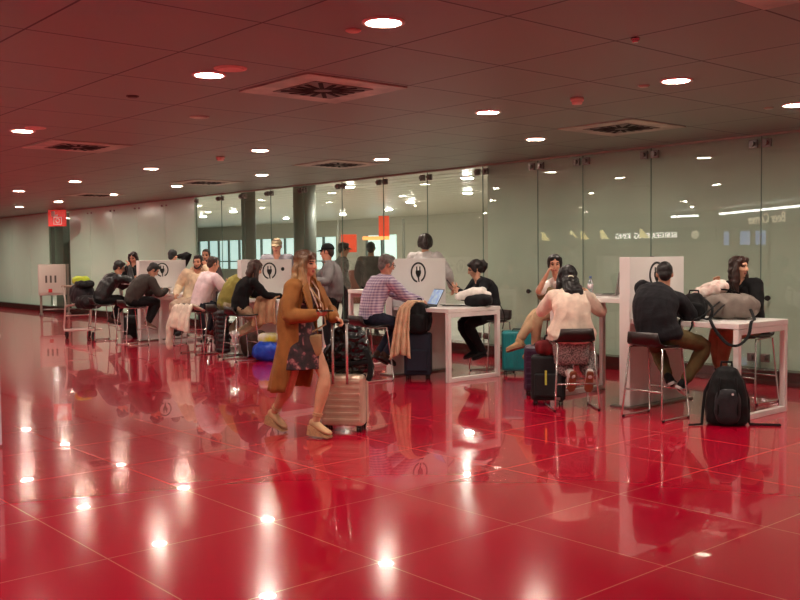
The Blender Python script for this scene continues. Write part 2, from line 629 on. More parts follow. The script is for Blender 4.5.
# ceiling lamps, several added to brighten the far hall, and a lit red kiosk
trough = mat('light_trough', (255, 255, 255), 0.5)
set_emit(trough, (1.0, 0.93, 0.80), 9.0)
HALL_LENS = mat('hall_lamp_lens', (255, 255, 255), 0.5)
set_emit(HALL_LENS, (1.0, 0.93, 0.82), 430.0)
for i, (x, y) in enumerate(((-14.5, 14.5), (-22, 15.5), (-22, 19.5), (-30, 13.5), (-30, 18), (-30, 23), (-38, 14), (-38, 19), (-18, 14), (-18, 18), (-18, 22), (-26, 14), (-26, 18), (-26, 22), (-34, 15), (-34, 19), (-34, 23), (-42, 16), (-42, 22))):
    t = root('ceiling_lamp', (x, y, 3.25), 'small bright ceiling lamp in the hall beyond the glass', 'ceiling light', group='lamps in the hall beyond the glass')
    MB().cyl((0, 0, 0), (0, 0, -0.03), 0.16).build('lamp_ring', RINGM, t)
    MB().cyl((0, 0, -0.03), (0, 0, -0.045), 0.11).build('lamp_lens', HALL_LENS, t)
kk = root('kiosk', (-24.6, 20.0, 0), 'red lit kiosk seen blurred through the glass behind the tables', 'kiosk', rz=0.7)
red = mat('lit_red_panel', (200, 40, 20), 0.5)
set_emit(red, (1.0, 0.16, 0.06), 0.42)
amb = mat('amber_lamp', (255, 170, 90), 0.5)
set_emit(amb, (1.0, 0.40, 0.12), 1.2)
MB().box((0, 0, 0.55), (2.4, 0.8, 1.1), bevel=0.02).build('counter', mat('kiosk_counter', (110, 60, 46), 0.5), kk)
MB().box((0.45, 0.1, 2.55), (0.34, 0.2, 0.7), bevel=0.02).build('sign_panel', red, kk)
MB().box((-0.75, 0.1, 2.0), (0.5, 0.2, 0.6), bevel=0.02).build('sign_panel', red, kk)
MB().box((0.2, -0.06, 2.16), (0.9, 0.12, 0.12), bevel=0.02).build('lamp', amb, kk)
for s in (-1.1, 1.1):
    MB().bar((s, 0.1, 1.1), (s, 0.1, 2.8), 0.05).build('post', GREYWALL, kk)

# ---------------------------------------------------------------- downlights
rows = [(3.69, [-4.39, -6.47, -10.5, -13.7, -16.8, -19.8], 'the row farthest from the glass wall'),
        (6.79, [-1.3, -4.39, -6.5, -10.62, -13.75, -16.75, -19.65, -22.8, -25.8, -28.9, -32.0], 'the middle row'),
        (8.82, [-1.3, -4.4, -7.65, -10.57, -13.75, -16.78, -19.66, -22.8, -25.5, -28.6, -31.7], 'the row along the glass wall'),
        (0.6, [1.7, -1.3, -4.4, -7.5], ''), (-1.4, [-10.5, -14.5, -18.0, -22], ''), (-4.2, [1.7, -3, -7.5, -12, -16, -20, -25], ''), (4.7, [1.0], '')]
ordn = ['first', 'second', 'third', 'fourth', 'fifth', 'sixth', 'seventh', 'eighth', 'ninth', 'tenth', 'eleventh']
proto = None
hidden = {(3.69, -13.7), (3.69, -16.8), (3.69, -19.8), (6.79, -1.3), (8.82, -1.3)}
for y, xs, nm in rows:
    q = 0
    for x in xs:
        if nm and (y, x) not in hidden:
            lab = 'round recessed downlight, %s from the right in %s' % (ordn[q], nm)
            q += 1
        else:
            lab = 'round recessed downlight over the open hall floor'
        if proto is None:
            proto = root('downlight', (x, y, CEIL), lab, 'ceiling light', group='recessed downlights')
            mb = MB()
            ri, ro = 0.102, 0.13
            prof = [(ro, 0.0), (ro, -0.010), (ri + 0.004, -0.013), (ri, -0.004)]
            rings = [[V((r * math.cos(a), r * math.sin(a), z)) for a in (2 * PI * k / 32 for k in range(32))] for r, z in prof]
            mb.rings(rings, caps=False)
            mb.build('trim_ring', RINGM, proto)
            mb = MB()
            mb.rings([[V((r * math.cos(a), r * math.sin(a), z)) for a in (2 * PI * k / 32 for k in range(32))] for r, z in ((ri, -0.002), (ri, -0.006), (ri * 0.85, -0.010), (ri * 0.55, -0.014), (ri * 0.25, -0.015))])
            mb.build('lamp_lens', LENS, proto)
            d = proto
        else:
            d = copy_tree(proto)
            d.location = (x, y, CEIL)
            d['label'] = lab
        if lab.endswith('floor'):
            d['group'] = 'downlights over the open hall floor'

# ---------------------------------------------------------------- ceiling fittings
VENTM = mat('vent_plate', (190, 180, 166), 0.38, 0.3, None, 0.25, 3.0)
DARKIN = mat('vent_slots', (18, 14, 14), 0.8)
vents = [(-6.45, 4.75, 'square swirl air vent in a pale plate, largest on the ceiling'),
         (-6.40, 8.82, 'square swirl air vent above the nearest tables by the glass'),
         (-11.56, 4.72, 'square swirl air vent left of the largest one'),
         (-11.54, 8.78, 'square swirl air vent high above the man in the striped shirt'),
         (-15.7, 8.85, 'square swirl air vent fourth from the right along the glass'),
         (-20.1, 8.6, 'small looking far air vent over the luggage trolley'),
         (-2.29, 4.70, 'air vent cut off by the top right corner of the photo')]
vp = None
for x, y, lab in vents:
    if vp is None:
        vp = root('air_vent', (x, y, CEIL), lab, 'vent', group='square ceiling vents')
        MB().box((0, 0, -0.006), (1.0, 1.01, 0.012), bevel=0.003, seg=1).build('plate', VENTM, vp)
        MB().box((0, 0, -0.0135), (0.60, 0.60, 0.005)).build('grille', mat('vent_grille', (112, 94, 86), 0.4, 0.4), vp)
        mb = MB()
        for k in range(16):
            a = 2 * PI * k / 16 + 0.1
            m = min(0.27 / max(abs(math.cos(a)), abs(math.sin(a))), 0.36)
            mb.box((math.cos(a) * (0.08 + m) / 2, math.sin(a) * (0.08 + m) / 2, -0.018), (m - 0.08, 0.036, 0.006), rotz(a))
        mb.build('slot', DARKIN, vp)
        v = vp
    else:
        v = copy_tree(vp)
        v.location = (x, y, CEIL)
        v['label'] = lab
SALMON = mat('salmon_cover', (238, 206, 192), 0.5)
def ceil_disc(name, x, y, r, h, lab, cat, m=SALMON, grp=None):
    t = root(name, (x, y, CEIL), lab, cat, group=grp)
    MB().cyl((0, 0, 0), (0, 0, -h * 0.5), r, r * 0.97, 28).build('base', m, t)
    MB().cyl((0, 0, -h * 0.5), (0, 0, -h), r * 0.8, r * 0.7, 28).build('cover', m, t)
ceil_disc('speaker_cover', -6.17, 3.70, 0.125, 0.012, 'salmon pink speaker disc beside the brightest left downlight', 'speaker')
ceil_disc('speaker_cover', -10.2, 3.72, 0.11, 0.012, 'salmon pink speaker disc beside the far left downlight', 'speaker')
ceil_disc('speaker_cover', -8.48, 4.72, 0.10, 0.012, 'pale speaker disc left of the largest vent', 'speaker', VENTM)
ceil_disc('smoke_detector', -5.45, 6.85, 0.062, 0.055, 'small round smoke detector in the middle of the ceiling right of centre', 'smoke detector')
ceil_disc('smoke_detector', -11.65, 6.8, 0.06, 0.055, 'small round smoke detector in front of the fourth vent', 'smoke detector')
ceil_disc('smoke_detector', -20.6, 6.6, 0.07, 0.05, 'small smoke detector near the far left lamps', 'smoke detector')
ceil_disc('ceiling_sensor', -4.67, 3.68, 0.05, 0.014, 'small flat pinkish sensor left of the top centre downlight', 'sensor')
ceil_disc('ceiling_sensor', -7.73, 3.66, 0.055, 0.014, 'small dark flat sensor left of the large vent', 'sensor', mat('dark_sensor', (70, 40, 36), 0.5))
ceil_disc('ceiling_sensor', -4.70, 6.79, 0.05, 0.014, 'small flat sensor left of the right hand downlight', 'sensor', VENTM)
ceil_disc('ceiling_sensor', -4.66, 8.8, 0.05, 0.014, 'small flat sensor beside the lamp at the right edge', 'sensor', VENTM)
ceil_disc('sprinkler_head', -3.7, 5.25, 0.03, 0.03, 'tiny sprinkler head at a tile joint top right', 'sprinkler', CHROME)

# ---------------------------------------------------------------- lit signs across the hall (seen mirrored in the glass)
def text(name, s, size, m, parent, loc, rz=0.0, ext=0.012, fit=None):
    cu = bpy.data.curves.new(name, 'FONT')
    cu.body = s
    cu.size = size
    cu.extrude = ext
    cu.align_x = 'CENTER'
    cu.align_y = 'CENTER'
    cu.materials.append(m)
    o = bpy.data.objects.new(name, cu)
    col.objects.link(o)
    o.parent = parent
    o.location = loc
    me = bpy.data.meshes.new_from_object(o.evaluated_get(bpy.context.evaluated_depsgraph_get()))
    bpy.data.objects.remove(o)
    o = bpy.data.objects.new(name, me)
    col.objects.link(o)
    o.parent = parent
    o.location = loc
    o.rotation_euler = (PI / 2, 0, rz)
    return o
LETTER = mat('lit_letters', (255, 250, 240), 0.5)
set_emit(LETTER, (1.0, 0.94, 0.86), 9.0)
LETTER2 = mat('dim_letters', (240, 220, 180), 0.5)
set_emit(LETTER2, (1.0, 0.85, 0.6), 2.6)
sg = root('shop_sign', (-19.1, -6.9, 2.17), 'lit white shop name reading mirrored in the glass behind the dark suited man', 'sign', rz=0)
MB().box((0, -0.03, 0), (4.6, 0.05, 0.5)).build('board', mat('sign_board', (40, 34, 30), 0.6), sg)
text('lettering', 'BURGER KING', 0.27, LETTER, sg, (0.0, 0.02, 0), PI)
text('lettering', 'KING', 0.27, LETTER, sg, (-1.35, 0.02, 0), PI)  # repeated word added to imitate the doubled reflection in the glass
em = MB(); em.ell((1.55, 0.01, 0), (0.15, 0.03, 0.14)); em.build('emblem', LETTER2, sg)
bc = root('bar_sign', (0, 0, 0), 'bar fascia with a long bright light line mirrored at right in the glass', 'sign')
p1, p2 = V((-12.7, -4.1, 2.78)), V((-16.4, -6.6, 2.78))
d = (p2 - p1).normalized()
ang = math.atan2(d.y, d.x)
FAS = mat('bar_fascia', (70, 62, 54), 0.5)
pe = p1 - d * 3.0
mid = (pe + p2) / 2
ln = (p2 - pe).length
R = rotz(ang)
nrm = V((d.y, -d.x, 0))
if nrm.y < 0: nrm = -nrm
MB().box(mid + V((0, 0, -0.18)), (ln, 0.08, 0.62), R).build('fascia', FAS, bc)
tube_m = mat('light_line', (255, 255, 255), 0.5)
set_emit(tube_m, (1.0, 0.97, 0.92), 22.0)
MB().box(mid + nrm * 0.07 + V((0, 0, 0.03)), (ln, 0.04, 0.06), R).build('light_line', tube_m, bc)
text('lettering', 'Beer Corner', 0.42, LETTER2, bc, tuple(p1 + d * 1.5 + nrm * 0.07 + V((0, 0, -0.24))), ang + (PI if R @ V((0, -1, 0)) @ nrm < 0 else 0))
# lit screens and wall washers on the far side of the hall
SCREEN = mat('blue_white_screen', (120, 150, 255), 0.4)
set_emit(SCREEN, (0.35, 0.52, 1.0), 2.2)
for x, lab in ((-15.22, 'pale blue lit screen mirrored above the long haired woman'), (-15.75, 'pale blue lit screen second of the mirrored pair'), (-16.4, 'small blue screen mirrored left of the pair')):
    s = root('wall_screen', (x, -6.9, 2.02), lab, 'screen')
    w_ = 0.34 if x > -16 else 0.18
    MB().box((0, -0.02, 0), (w_ + 0.06, 0.05, 0.50), bevel=0.005).build('bezel', BLACK, s)
    MB().box((0, 0.012, 0), (w_, 0.01, 0.44)).build('display', SCREEN, s)
WASH = mat('wall_washer_lens', (255, 230, 150), 0.5)
set_emit(WASH, (1.0, 0.80, 0.32), 4.5)
for i, x in enumerate((-24.2, -22.8, -22.3, -21.4, -19.7)):
    s = root('wall_lamp', (x, -6.95, 2.42), 'yellow wall lamp mirrored in the glass above the seated pair', 'lamp', group='yellow wall lamps across the hall')
    MB().box((0, 0, 0.05), (0.2, 0.1, 0.1), bevel=0.01).build('housing', BLACK, s)
    MB().prism([(-0.05, 0.05, 0), (0.05, 0.05, 0), (0.34, 0.06, -0.32), (0.0, 0.06, -0.32)], (0, 0.03, 0)).build('lamp_shade', WASH, s)
lb = root('light_box', (-17.95, -6.9, 2.82), 'narrow white light box mirrored above the standing partition', 'lamp')
MB().box((0, -0.02, 0), (1.1, 0.08, 0.14), bevel=0.01).build('housing', BLACK, lb)
MB().box((0, 0.03, -0.02), (1.02, 0.03, 0.06)).build('lens', tube_m, lb)

# ---------------------------------------------------------------- charging tables
SYMBOL = mat('black_symbol', (14, 14, 15), 0.5)
TY0, TY1 = 8.0, 8.93
def end_frame(mb, x, top, w=0.055):
    y0, y1 = TY0 + 0.03, TY1 - 0.03
    mb.box((x, y0, top / 2), (w, w, top), bevel=0.004, seg=1)
    mb.box((x, y1, top / 2), (w, w, top), bevel=0.004, seg=1)
    mb.box((x, (y0 + y1) / 2, w / 2), (w, y1 - y0 - w, w), bevel=0.004, seg=1)
    mb.box((x, (y0 + y1) / 2, top - w / 2), (w, y1 - y0 - w, w), bevel=0.004, seg=1)
def plug_symbol(root_, x, yc, zc, r=0.125):
    # ring, open at the bottom where the plug's cable leaves it, all on the panel's face
    mb = MB()
    pts = []
    for k in range(37):
        a = -PI / 2 + 0.42 + (2 * PI - 0.60) * k / 36
        pts.append(V((x, yc + r * 0.98 * math.cos(a), zc + r * math.sin(a))))
    rings = []
    for i, p in enumerate(pts):
        d = (p - V((x, yc, zc))).normalized()
        w = 0.011
        rings.append([p - d * w + V((-0.003, 0, 0)), p + d * w + V((-0.003, 0, 0)), p + d * w + V((0.004, 0, 0)), p - d * w + V((0.004, 0, 0))])
    mb.rings(rings)
    def poly(pp):
        mb.prism([V((x - 0.003, yc + a, zc + b)) for a, b in pp], (0.007, 0, 0))
    poly([(-0.045, 0.025), (0.045, 0.025), (0.045, -0.012), (0.028, -0.048), (0.012, -0.066), (-0.012, -0.066), (-0.028, -0.048), (-0.045, -0.012)])
    poly([(-0.036, 0.025), (-0.020, 0.025), (-0.020, 0.078), (-0.036, 0.078)])
    poly([(0.020, 0.025), (0.036, 0.025), (0.036, 0.078), (0.020, 0.078)])
    poly([(-0.011, -0.066), (0.011, -0.066), (0.018, -0.128), (0.002, -0.128)])
    return mb.build('plug_symbol', SYMBOL, root_)
def station(x, low, high, label, sym_dy=0.0, hole=False):
    t = root('charging_table', (x, 0, 0), label, 'table')
    yc = (TY0 + TY1) / 2
    pp = MB().box((0, yc, 0.775), (0.13, TY1 - TY0 + 0.04, 1.51), bevel=0.004, seg=1).build('partition_panel', WHITE, t)
    MB().box((0, yc, 0.01), (0.30, TY1 - TY0 + 0.14, 0.02), bevel=0.004, seg=1).build('base_plate', STEEL, t)
    plug_symbol(pp, 0.067, yc - 0.02 + sym_dy, 1.345)
    if hole:
        MB().cyl((0.06, yc + 0.30, 1.37), (0.069, yc + 0.30, 1.37), 0.032).build('cable_hole', SYMBOL, pp)
    MB().box((low / 2 + 0.03, yc, 0.885), (low - 0.06, TY1 - TY0, 0.05), bevel=0.004, seg=1).build('low_tabletop', WHITE, t)
    mb = MB(); end_frame(mb, low - 0.03, 0.858); mb.build('leg_frame', WHITE, t)
    MB().box((-high / 2 - 0.03, yc, 1.085), (high - 0.06, TY1 - TY0, 0.05), bevel=0.004, seg=1).build('high_tabletop', WHITE, t)
    mb = MB(); end_frame(mb, -high + 0.03, 1.058); mb.build('leg_frame', WHITE, t)
    for k in (-0.16, 0.16):
        MB().cyl((0.35, yc + k, 0.905), (0.35, yc + k, 0.914), 0.035).build('socket_cover', BLACK, t)
    return t
station(-5.75, 1.24, 1.0, 'white charging table nearest the camera, partition behind the man in the dark suit jacket')
station(-9.45, 1.10, 0.90, 'white charging table with the plug sign behind the open laptop')
station(-13.15, 1.05, 0.95, 'white charging table whose plug sign has a second black dot', 0.06, True)
station(-16.80, 0.80, 0.90, 'farthest white charging table, plug sign beside the man bent over it')

# ---------------------------------------------------------------- stools
stool_proto = None
def stool(x, y, face, label, seat_z=0.69):
    global stool_proto
    t = root('bar_stool', (x, y, 0), label, 'stool', yaw_of(face), 'wire framed stools at the charging tables')
    # seat shell with a low turned-up back (local +y is forward)
    grid = []
    prof = [(0.20, -0.012), (0.17, 0.0), (0.05, -0.010), (-0.08, -0.008), (-0.15, 0.004)]
    for px, pz in prof:
        grid.append([V((u * 0.20, px, seat_z + pz + 0.012 * u * u)) for u in (-1, -0.6, -0.2, 0.2, 0.6, 1)])
    MB().sheet(grid, 0.016).build('seat', SEATM, t)
    prof = [(-0.15, 0.004), (-0.185, 0.025), (-0.198, 0.07), (-0.205, 0.135)]
    grid = [[V((u * (0.20 - 0.012 * k), py + 0.02 * (1 - u * u) * -0.5, seat_z + pz + 0.012 * u * u * (1 - k / 3))) for u in (-1, -0.6, -0.2, 0.2, 0.6, 1)] for k, (py, pz) in enumerate(prof)]
    MB().sheet(grid, 0.014).build('backrest', SEATM, t)
    for s in (-1, 1):
        pts = [V((s * 0.185, 0.15, seat_z - 0.02)), V((s * 0.205, 0.19, 0.33)), V((s * 0.225, 0.222, 0.03)), V((s * 0.226, 0.20, 0.012)), V((s * 0.226, -0.20, 0.012)), V((s * 0.225, -0.222, 0.03)), V((s * 0.205, -0.19, 0.33)), V((s * 0.185, -0.16, seat_z - 0.02)), V((s * 0.178, -0.10, seat_z - 0.012)), V((s * 0.178, 0.10, seat_z - 0.022))]
        MB().tube(pts, 0.0095, seg=8, closed=True).build('leg_frame', CHROME, t)
    for q in (0.192, -0.192):
        MB().bar((-0.203, q, 0.27), (0.203, q, 0.27), 0.0085, 8).build('foot_rail', CHROME, t)
    for s in (-1, 1):
        for q in (-0.2, 0.2):
            MB().cyl((s * 0.226, q, 0.0), (s * 0.226, q, 0.02), 0.014, seg=10).build('glide', RUBBER, t)
    return t

# ---------------------------------------------------------------- luggage
def suitcase(loc, yaw, w, d, h, rgb, label, ribs=True, soft=False, handle=0.0, rough=0.35, metal=0.0, vertical=False):
    """local: width along x, depth along y, front face -y"""
    t = root('suitcase', loc, label, 'suitcase', yaw)
    m = mat('case_shell', rgb, rough, metal, (60, 0.15) if soft else None, 0.06, 5)
    wz = 0.055
    mb = MB()
    mb.box((0, 0, wz + h / 2), (w, d, h), bevel=min(w, d, h) * (0.16 if not soft else 0.12), seg=4)
    if ribs:
        n = 7
        for k in range(n):
            if vertical:
                x = -w / 2 + w * (k + 1) / (n + 1)
                for s in (-1, 1):
                    mb.box((x, s * (d / 2 + 0.001), wz + h / 2), (w * 0.055, 0.012, h * 0.82), bevel=0.005)
            else:
                z = wz + h * (k + 1) / (n + 1)
                for s in (-1, 1):
                    mb.box((0, s * (d / 2 + 0.001), z), (w * 0.86, 0.012, h * 0.06), bevel=0.005)
    mb.build('body', m, t)
    zb = MB()
    zb.box((0, 0, wz + h / 2), (w + 0.004, 0.022, h + 0.004), bevel=0.01)
    zb.build('zip_band', BLACK, t)
    for sx in (-1, 1):
        for sy in (-1, 1):
            mb = MB()
            px, py = sx * (w / 2 - 0.045), sy * (d / 2 - 0.04)
            mb.box((px, py, 0.053), (0.045, 0.05, 0.024), bevel=0.008)
            for q in (-0.013, 0.013):
                mb.cyl((px + q - 0.007, py, 0.026), (px + q + 0.007, py, 0.026), 0.026, seg=16)
            mb.build('wheel', BLACK, t)
    if soft:
        mb = MB()
        mb.box((0, -d / 2 - 0.018, wz + h * 0.36), (w * 0.8, 0.05, h * 0.52), bevel=0.02, seg=3)
        mb.build('front_pocket', m, t)
    if handle:
        mb = MB()
        for s in (-1, 1):
            mb.bar((s * 0.075, d / 2 - 0.03, wz + h - 0.01), (s * 0.075, d / 2 - 0.03, wz + h + handle), 0.009, 8)
        mb.build('handle_rail', CHROME, t)
        MB().box((0, d / 2 - 0.03, wz + h + handle), (0.19, 0.034, 0.032), bevel=0.012, seg=3).build('handle_grip', BLACK, t)
    MB().tube([(-0.07, 0, wz + h), (-0.06, 0, wz + h + 0.02), (0.06, 0, wz + h + 0.02), (0.07, 0, wz + h)], 0.011, seg=8).build('carry_handle', BLACK, t)
    return t

def soft_bag(name, loc, yaw, dims, rgb, label, cat, pw=0.7, fold=(0.018, 7), straps=(), pocket=None, handle=True, rough=0.75, m=None, voxel=0.011, tilt=0.0):
    t = root(name, loc, label, cat, yaw)
    m = m or fabric(rgb, rough)
    w, d, h = dims
    mb = MB()
    mb.ell((0, 0, h / 2), (w / 2, d / 2, h / 2), seg=28, power=pw)
    if pocket:
        mb.ell((0, -d * 0.42, h * 0.34), (w * 0.38, d * 0.22, h * 0.29), seg=20, power=pw)
    R = Matrix.Rotation(tilt, 4, 'X')
    mb.build('body', m, t, voxel=voxel, smooth=3, fold=fold, xf=R)
    for st in straps:
        q_ = spl([R @ V(p) for p in st[0]])
        MB().tube(q_, [st[1]] * len(q_), [0.005] * len(q_), ref=V(st[2]) if len(st) > 2 else None, seg=8).build('strap', BLACKFAB, t)
    if handle:
        MB().tube([R @ V(p) for p in ((-0.05, 0.02, h - 0.02), (-0.04, 0.02, h + 0.035), (0.04, 0.02, h + 0.035), (0.05, 0.02, h - 0.02))], 0.009, seg=8).build('handle', BLACKFAB, t)
    return t

def drape(name, pts, width_dir, w0, w1, rgb, label, cat, folds=3, amp=0.02, thick=0.02, n=22, extra=None, fold=(0.008, 14)):
    """cloth hanging along a polyline of points; width runs along width_dir"""
    pts = [V(p) for p in pts]
    wd = V(width_dir).normalized()
    # resample
    L = [0]
    for a, b in zip(pts, pts[1:]):
        L.append(L[-1] + (b - a).length)
    grid = []
    ph = random.uniform(0, 6)
    for i in range(n + 1):
        s = L[-1] * i / n
        k = max(j for j in range(len(L)) if L[j] <= s + 1e-9)
        k = min(k, len(pts) - 2)
        q = (s - L[k]) / max(1e-9, L[k + 1] - L[k])
        p = pts[k].lerp(pts[k + 1], q)
        tg = (pts[k + 1] - pts[k]).normalized()
        nr = tg.cross(wd).normalized()
        f = i / n
        w = w0 + (w1 - w0) * f
        row = []
        for j in range(25):
            u = -1 + 2 * j / 24
            row.append(p + wd * (u * w / 2) + nr * (amp * (0.3 + f) * math.sin(folds * PI * u + ph + 0.6 * f)) + tg * (0.03 * math.sin(2.3 * u + ph) * f))
        grid.append(row)
    mb = MB()
    mb.sheet(grid, thick)
    o = mb.build(name, fabric(rgb), None, fold=fold)
    tag(o, label, cat)
    return o

# ---------------------------------------------------------------- people
def ik(a, t, l1, l2, hint):
    a, t = V(a), V(t)
    d = t - a
    L = d.length
    mx = (l1 + l2) * 0.995
    if L > mx:
        t = a + d * (mx / L)
        d = t - a
        L = mx
    L = max(L, abs(l1 - l2) + 0.01)
    dn = d.normalized()
    x = (l1 * l1 - l2 * l2 + L * L) / (2 * L)
    h = math.sqrt(max(0, l1 * l1 - x * x))
    hv = V(hint)
    hv = hv - dn * hv.dot(dn)
    if hv.length < 1e-6:
        hv = dn.orthogonal()
    return a + dn * x + hv.normalized() * h, t

def bez(a, b, c, n):
    return [a * (1 - t) ** 2 + b * 2 * t * (1 - t) + c * t * t for t in (i / n for i in range(n + 1))]

class Skel:
    pass

def skeleton(hip, face, head, s=1.0, chest=None, look=None, lh=None, rh=None, lf=None, rf=None, lk=None, rk=None, le=None, re=None,
             female=False, lift=0.0, hipw=None, roll=0.0, shrug=0.0):
    """hip: world point between the hip joints; face: pelvis heading; head: world point of the head's centre"""
    k = Skel()
    k.s, k.female = s, female
    U = V((0, 0, 1))
    f = V((face[0], face[1], 0)).normalized()
    k.f = f
    k.r = V((f.y, -f.x, 0))
    c = V((chest[0], chest[1], 0)).normalized() if chest else f
    k.cf = c
    k.cr = V((c.y, -c.x, 0))
    k.hip = V(hip)
    H = V(head)
    dirn = (H - k.hip).normalized()
    N = H - (U * 0.55 + dirn * 0.45).normalized() * (0.162 * s)
    d = N - k.hip
    mxl = 0.535 * s
    if d.length > mxl:
        N = k.hip + d.normalized() * mxl
        H = N + (U * 0.55 + dirn * 0.45).normalized() * (0.162 * s)
    k.N, k.H = N, H
    L = (N - k.hip).length
    bow = math.sqrt(max(0.0, (0.275 * s) ** 2 - (L / 2) ** 2)) if L / 2 < 0.275 * s else 0.0
    bk = -f
    ax = (N - k.hip).normalized()
    bk = (bk - ax * bk.dot(ax)).normalized()
    k.C = (k.hip + N) / 2 + bk * min(bow, 0.12)
    k.spine = bez(k.hip - (k.C - k.hip) * 0.0, k.C + bk * min(bow, 0.12) * 0.6, N, 20)
    k.tUp = (k.spine[-1] - k.spine[-5]).normalized()
    sw = (0.165 if female else 0.192) * s
    k.cr2 = (k.cr - k.tUp * k.cr.dot(k.tUp)).normalized()
    base = N - k.tUp * (0.065 * s - shrug)
    rolloff = k.tUp * roll
    k.shR = base + k.cr2 * sw - rolloff
    k.shL = base - k.cr2 * sw + rolloff
    cfu = k.tUp.cross(k.cr2)
    k.cfu = cfu
    ua, fa = 0.285 * s, 0.255 * s
    if rh is None: rh = k.shR - U * 0.5 * s + f * 0.08
    if lh is None: lh = k.shL - U * 0.5 * s + f * 0.08
    k.elR, k.wrR = ik(k.shR, rh, ua, fa, re or (k.cr * 0.6 - U * 0.8 - c * 0.3))
    k.elL, k.wrL = ik(k.shL, lh, ua, fa, le or (-k.cr * 0.6 - U * 0.8 - c * 0.3))
    hw = (hipw or (0.095 if female else 0.092)) * s
    k.hpR = k.hip + k.r * hw
    k.hpL = k.hip - k.r * hw
    th, sh = 0.435 * s, 0.425 * s
    if rf is None: rf = k.hpR + V((0, 0, -0.85 * s))
    if lf is None: lf = k.hpL + V((0, 0, -0.85 * s))
    k.knR, k.anR = ik(k.hpR, rf, th, sh, rk or (f + U * 0.3))
    k.knL, k.anL = ik(k.hpL, lf, th, sh, lk or (f + U * 0.3))
    lo = V(look) if look else V((c.x, c.y, -0.15))
    lo.normalize()
    k.look = lo
    x = lo.cross(U)
    if x.length < 1e-4: x = k.cr.copy()
    x.normalize()
    z = x.cross(lo)
    k.HM = Matrix(((x.x, lo.x, z.x, H.x), (x.y, lo.y, z.y, H.y), (x.z, lo.z, z.z, H.z), (0, 0, 0, 1))) @ Matrix.Scale(s if s > 0.93 else (s + 0.93) / 2, 4)
    return k

def torso_rings(k, t0, t1, inf, seg=24, n=14, flare=0.0):
    s = k.s
    if k.female:
        T = [(-0.12, .118, .088), (0.0, .168, .118), (0.18, .150, .105), (0.36, .126, .092), (0.55, .142, .102), (0.70, .152, .118), (0.84, .152, .098), (0.93, .105, .072), (1.0, .062, .058)]
    else:
        T = [(-0.12, .118, .090), (0.0, .160, .118), (0.18, .150, .110), (0.36, .146, .106), (0.55, .160, .114), (0.70, .176, .124), (0.84, .176, .106), (0.93, .118, .078), (1.0, .066, .062)]
    def rad(t):
        for a, b in zip(T, T[1:]):
            if t <= b[0]:
                q = (t - a[0]) / (b[0] - a[0])
                q = max(0, min(1, q))
                return a[1] + (b[1] - a[1]) * q, a[2] + (b[2] - a[2]) * q
        return T[-1][1], T[-1][2]
    m = len(k.spine) - 1
    rings = []
    for i in range(n + 1):
        t = t0 + (t1 - t0) * i / n
        if t < 0:
            ax = (k.spine[0] - k.spine[2]).normalized() * 0.4 + V((0, 0, -0.6))
            p = k.spine[0] + ax.normalized() * (-t) * 0.53 * s
            tg = -ax.normalized()
        else:
            q = min(t, 1.0) * m
            j = min(int(q), m - 1)
            p = k.spine[j].lerp(k.spine[j + 1], q - j)
            tg = (k.spine[min(j + 1, m)] - k.spine[max(j - 1, 0)]).normalized()
        w = max(0, min(1, t))
        xr = (k.r * (1 - w) + k.cr * w).normalized()
        x = (xr - tg * xr.dot(tg)).normalized()
        y = tg.cross(x)
        rx, ry = rad(t)
        e = inf(t) if callable(inf) else inf
        fl = flare * max(0, 0.2 - t)
        rx = rx * s + e + fl
        ry = ry * s + e + fl
        rings.append([p + x * rx * math.cos(a) + y * ry * math.sin(a) for a in (2 * PI * q / seg for q in range(seg))])
    return rings

def add_hand(mb, W, d, nrm, side, curl=0.45, s=1.0, hold=0.0):
    d = V(d).normalized()
    n = V(nrm)
    n = (n - d * n.dot(d)).normalized()
    t = d.cross(n) * side          # towards the thumb
    W = V(W)
    pc = [W - d * 0.02, W + d * 0.02 * s, W + d * 0.055 * s, W + d * 0.088 * s]
    mb.tube(pc, [0.026 * s, 0.033 * s, 0.042 * s, 0.040 * s], [0.020 * s, 0.019 * s, 0.016 * s, 0.012 * s], ref=t, seg=12)
    offs = (0.031, 0.0105, -0.0105, -0.030)
    lens = (0.068, 0.078, 0.072, 0.055)
    for i in range(4):
        p = W + d * (0.088 - abs(i - 1.2) * 0.004) * s + t * offs[i] * s
        dd = (d + t * (0.09 * (1.5 - i))).normalized()
        pts = [p - dd * 0.02 * s, p]
        ang = 0.0
        for q, fr in enumerate((0.45, 0.32, 0.23)):
            ang += curl * (0.75 + 0.12 * i) * (0.9, 1.15, 0.8)[q]
            v = dd * math.cos(ang) + n * math.sin(ang)
            p = p + v * lens[i] * fr * s
            pts.append(p)
        mb.tube(pts, [0.0098 * s, 0.0094 * s, 0.0088 * s, 0.0080 * s, 0.0068 * s], seg=8)
    p = W + d * 0.022 * s + t * 0.026 * s
    v1 = (d * 0.62 + t * 0.72 + n * 0.28).normalized()
    v2 = (d * 0.85 + t * 0.32 + n * (0.25 + hold)).normalized()
    mb.tube([p - v1 * 0.012 * s, p + v1 * 0.022 * s, p + v1 * 0.042 * s, p + v1 * 0.042 * s + v2 * 0.030 * s], [0.014 * s, 0.0135 * s, 0.0115 * s, 0.0085 * s], seg=8)

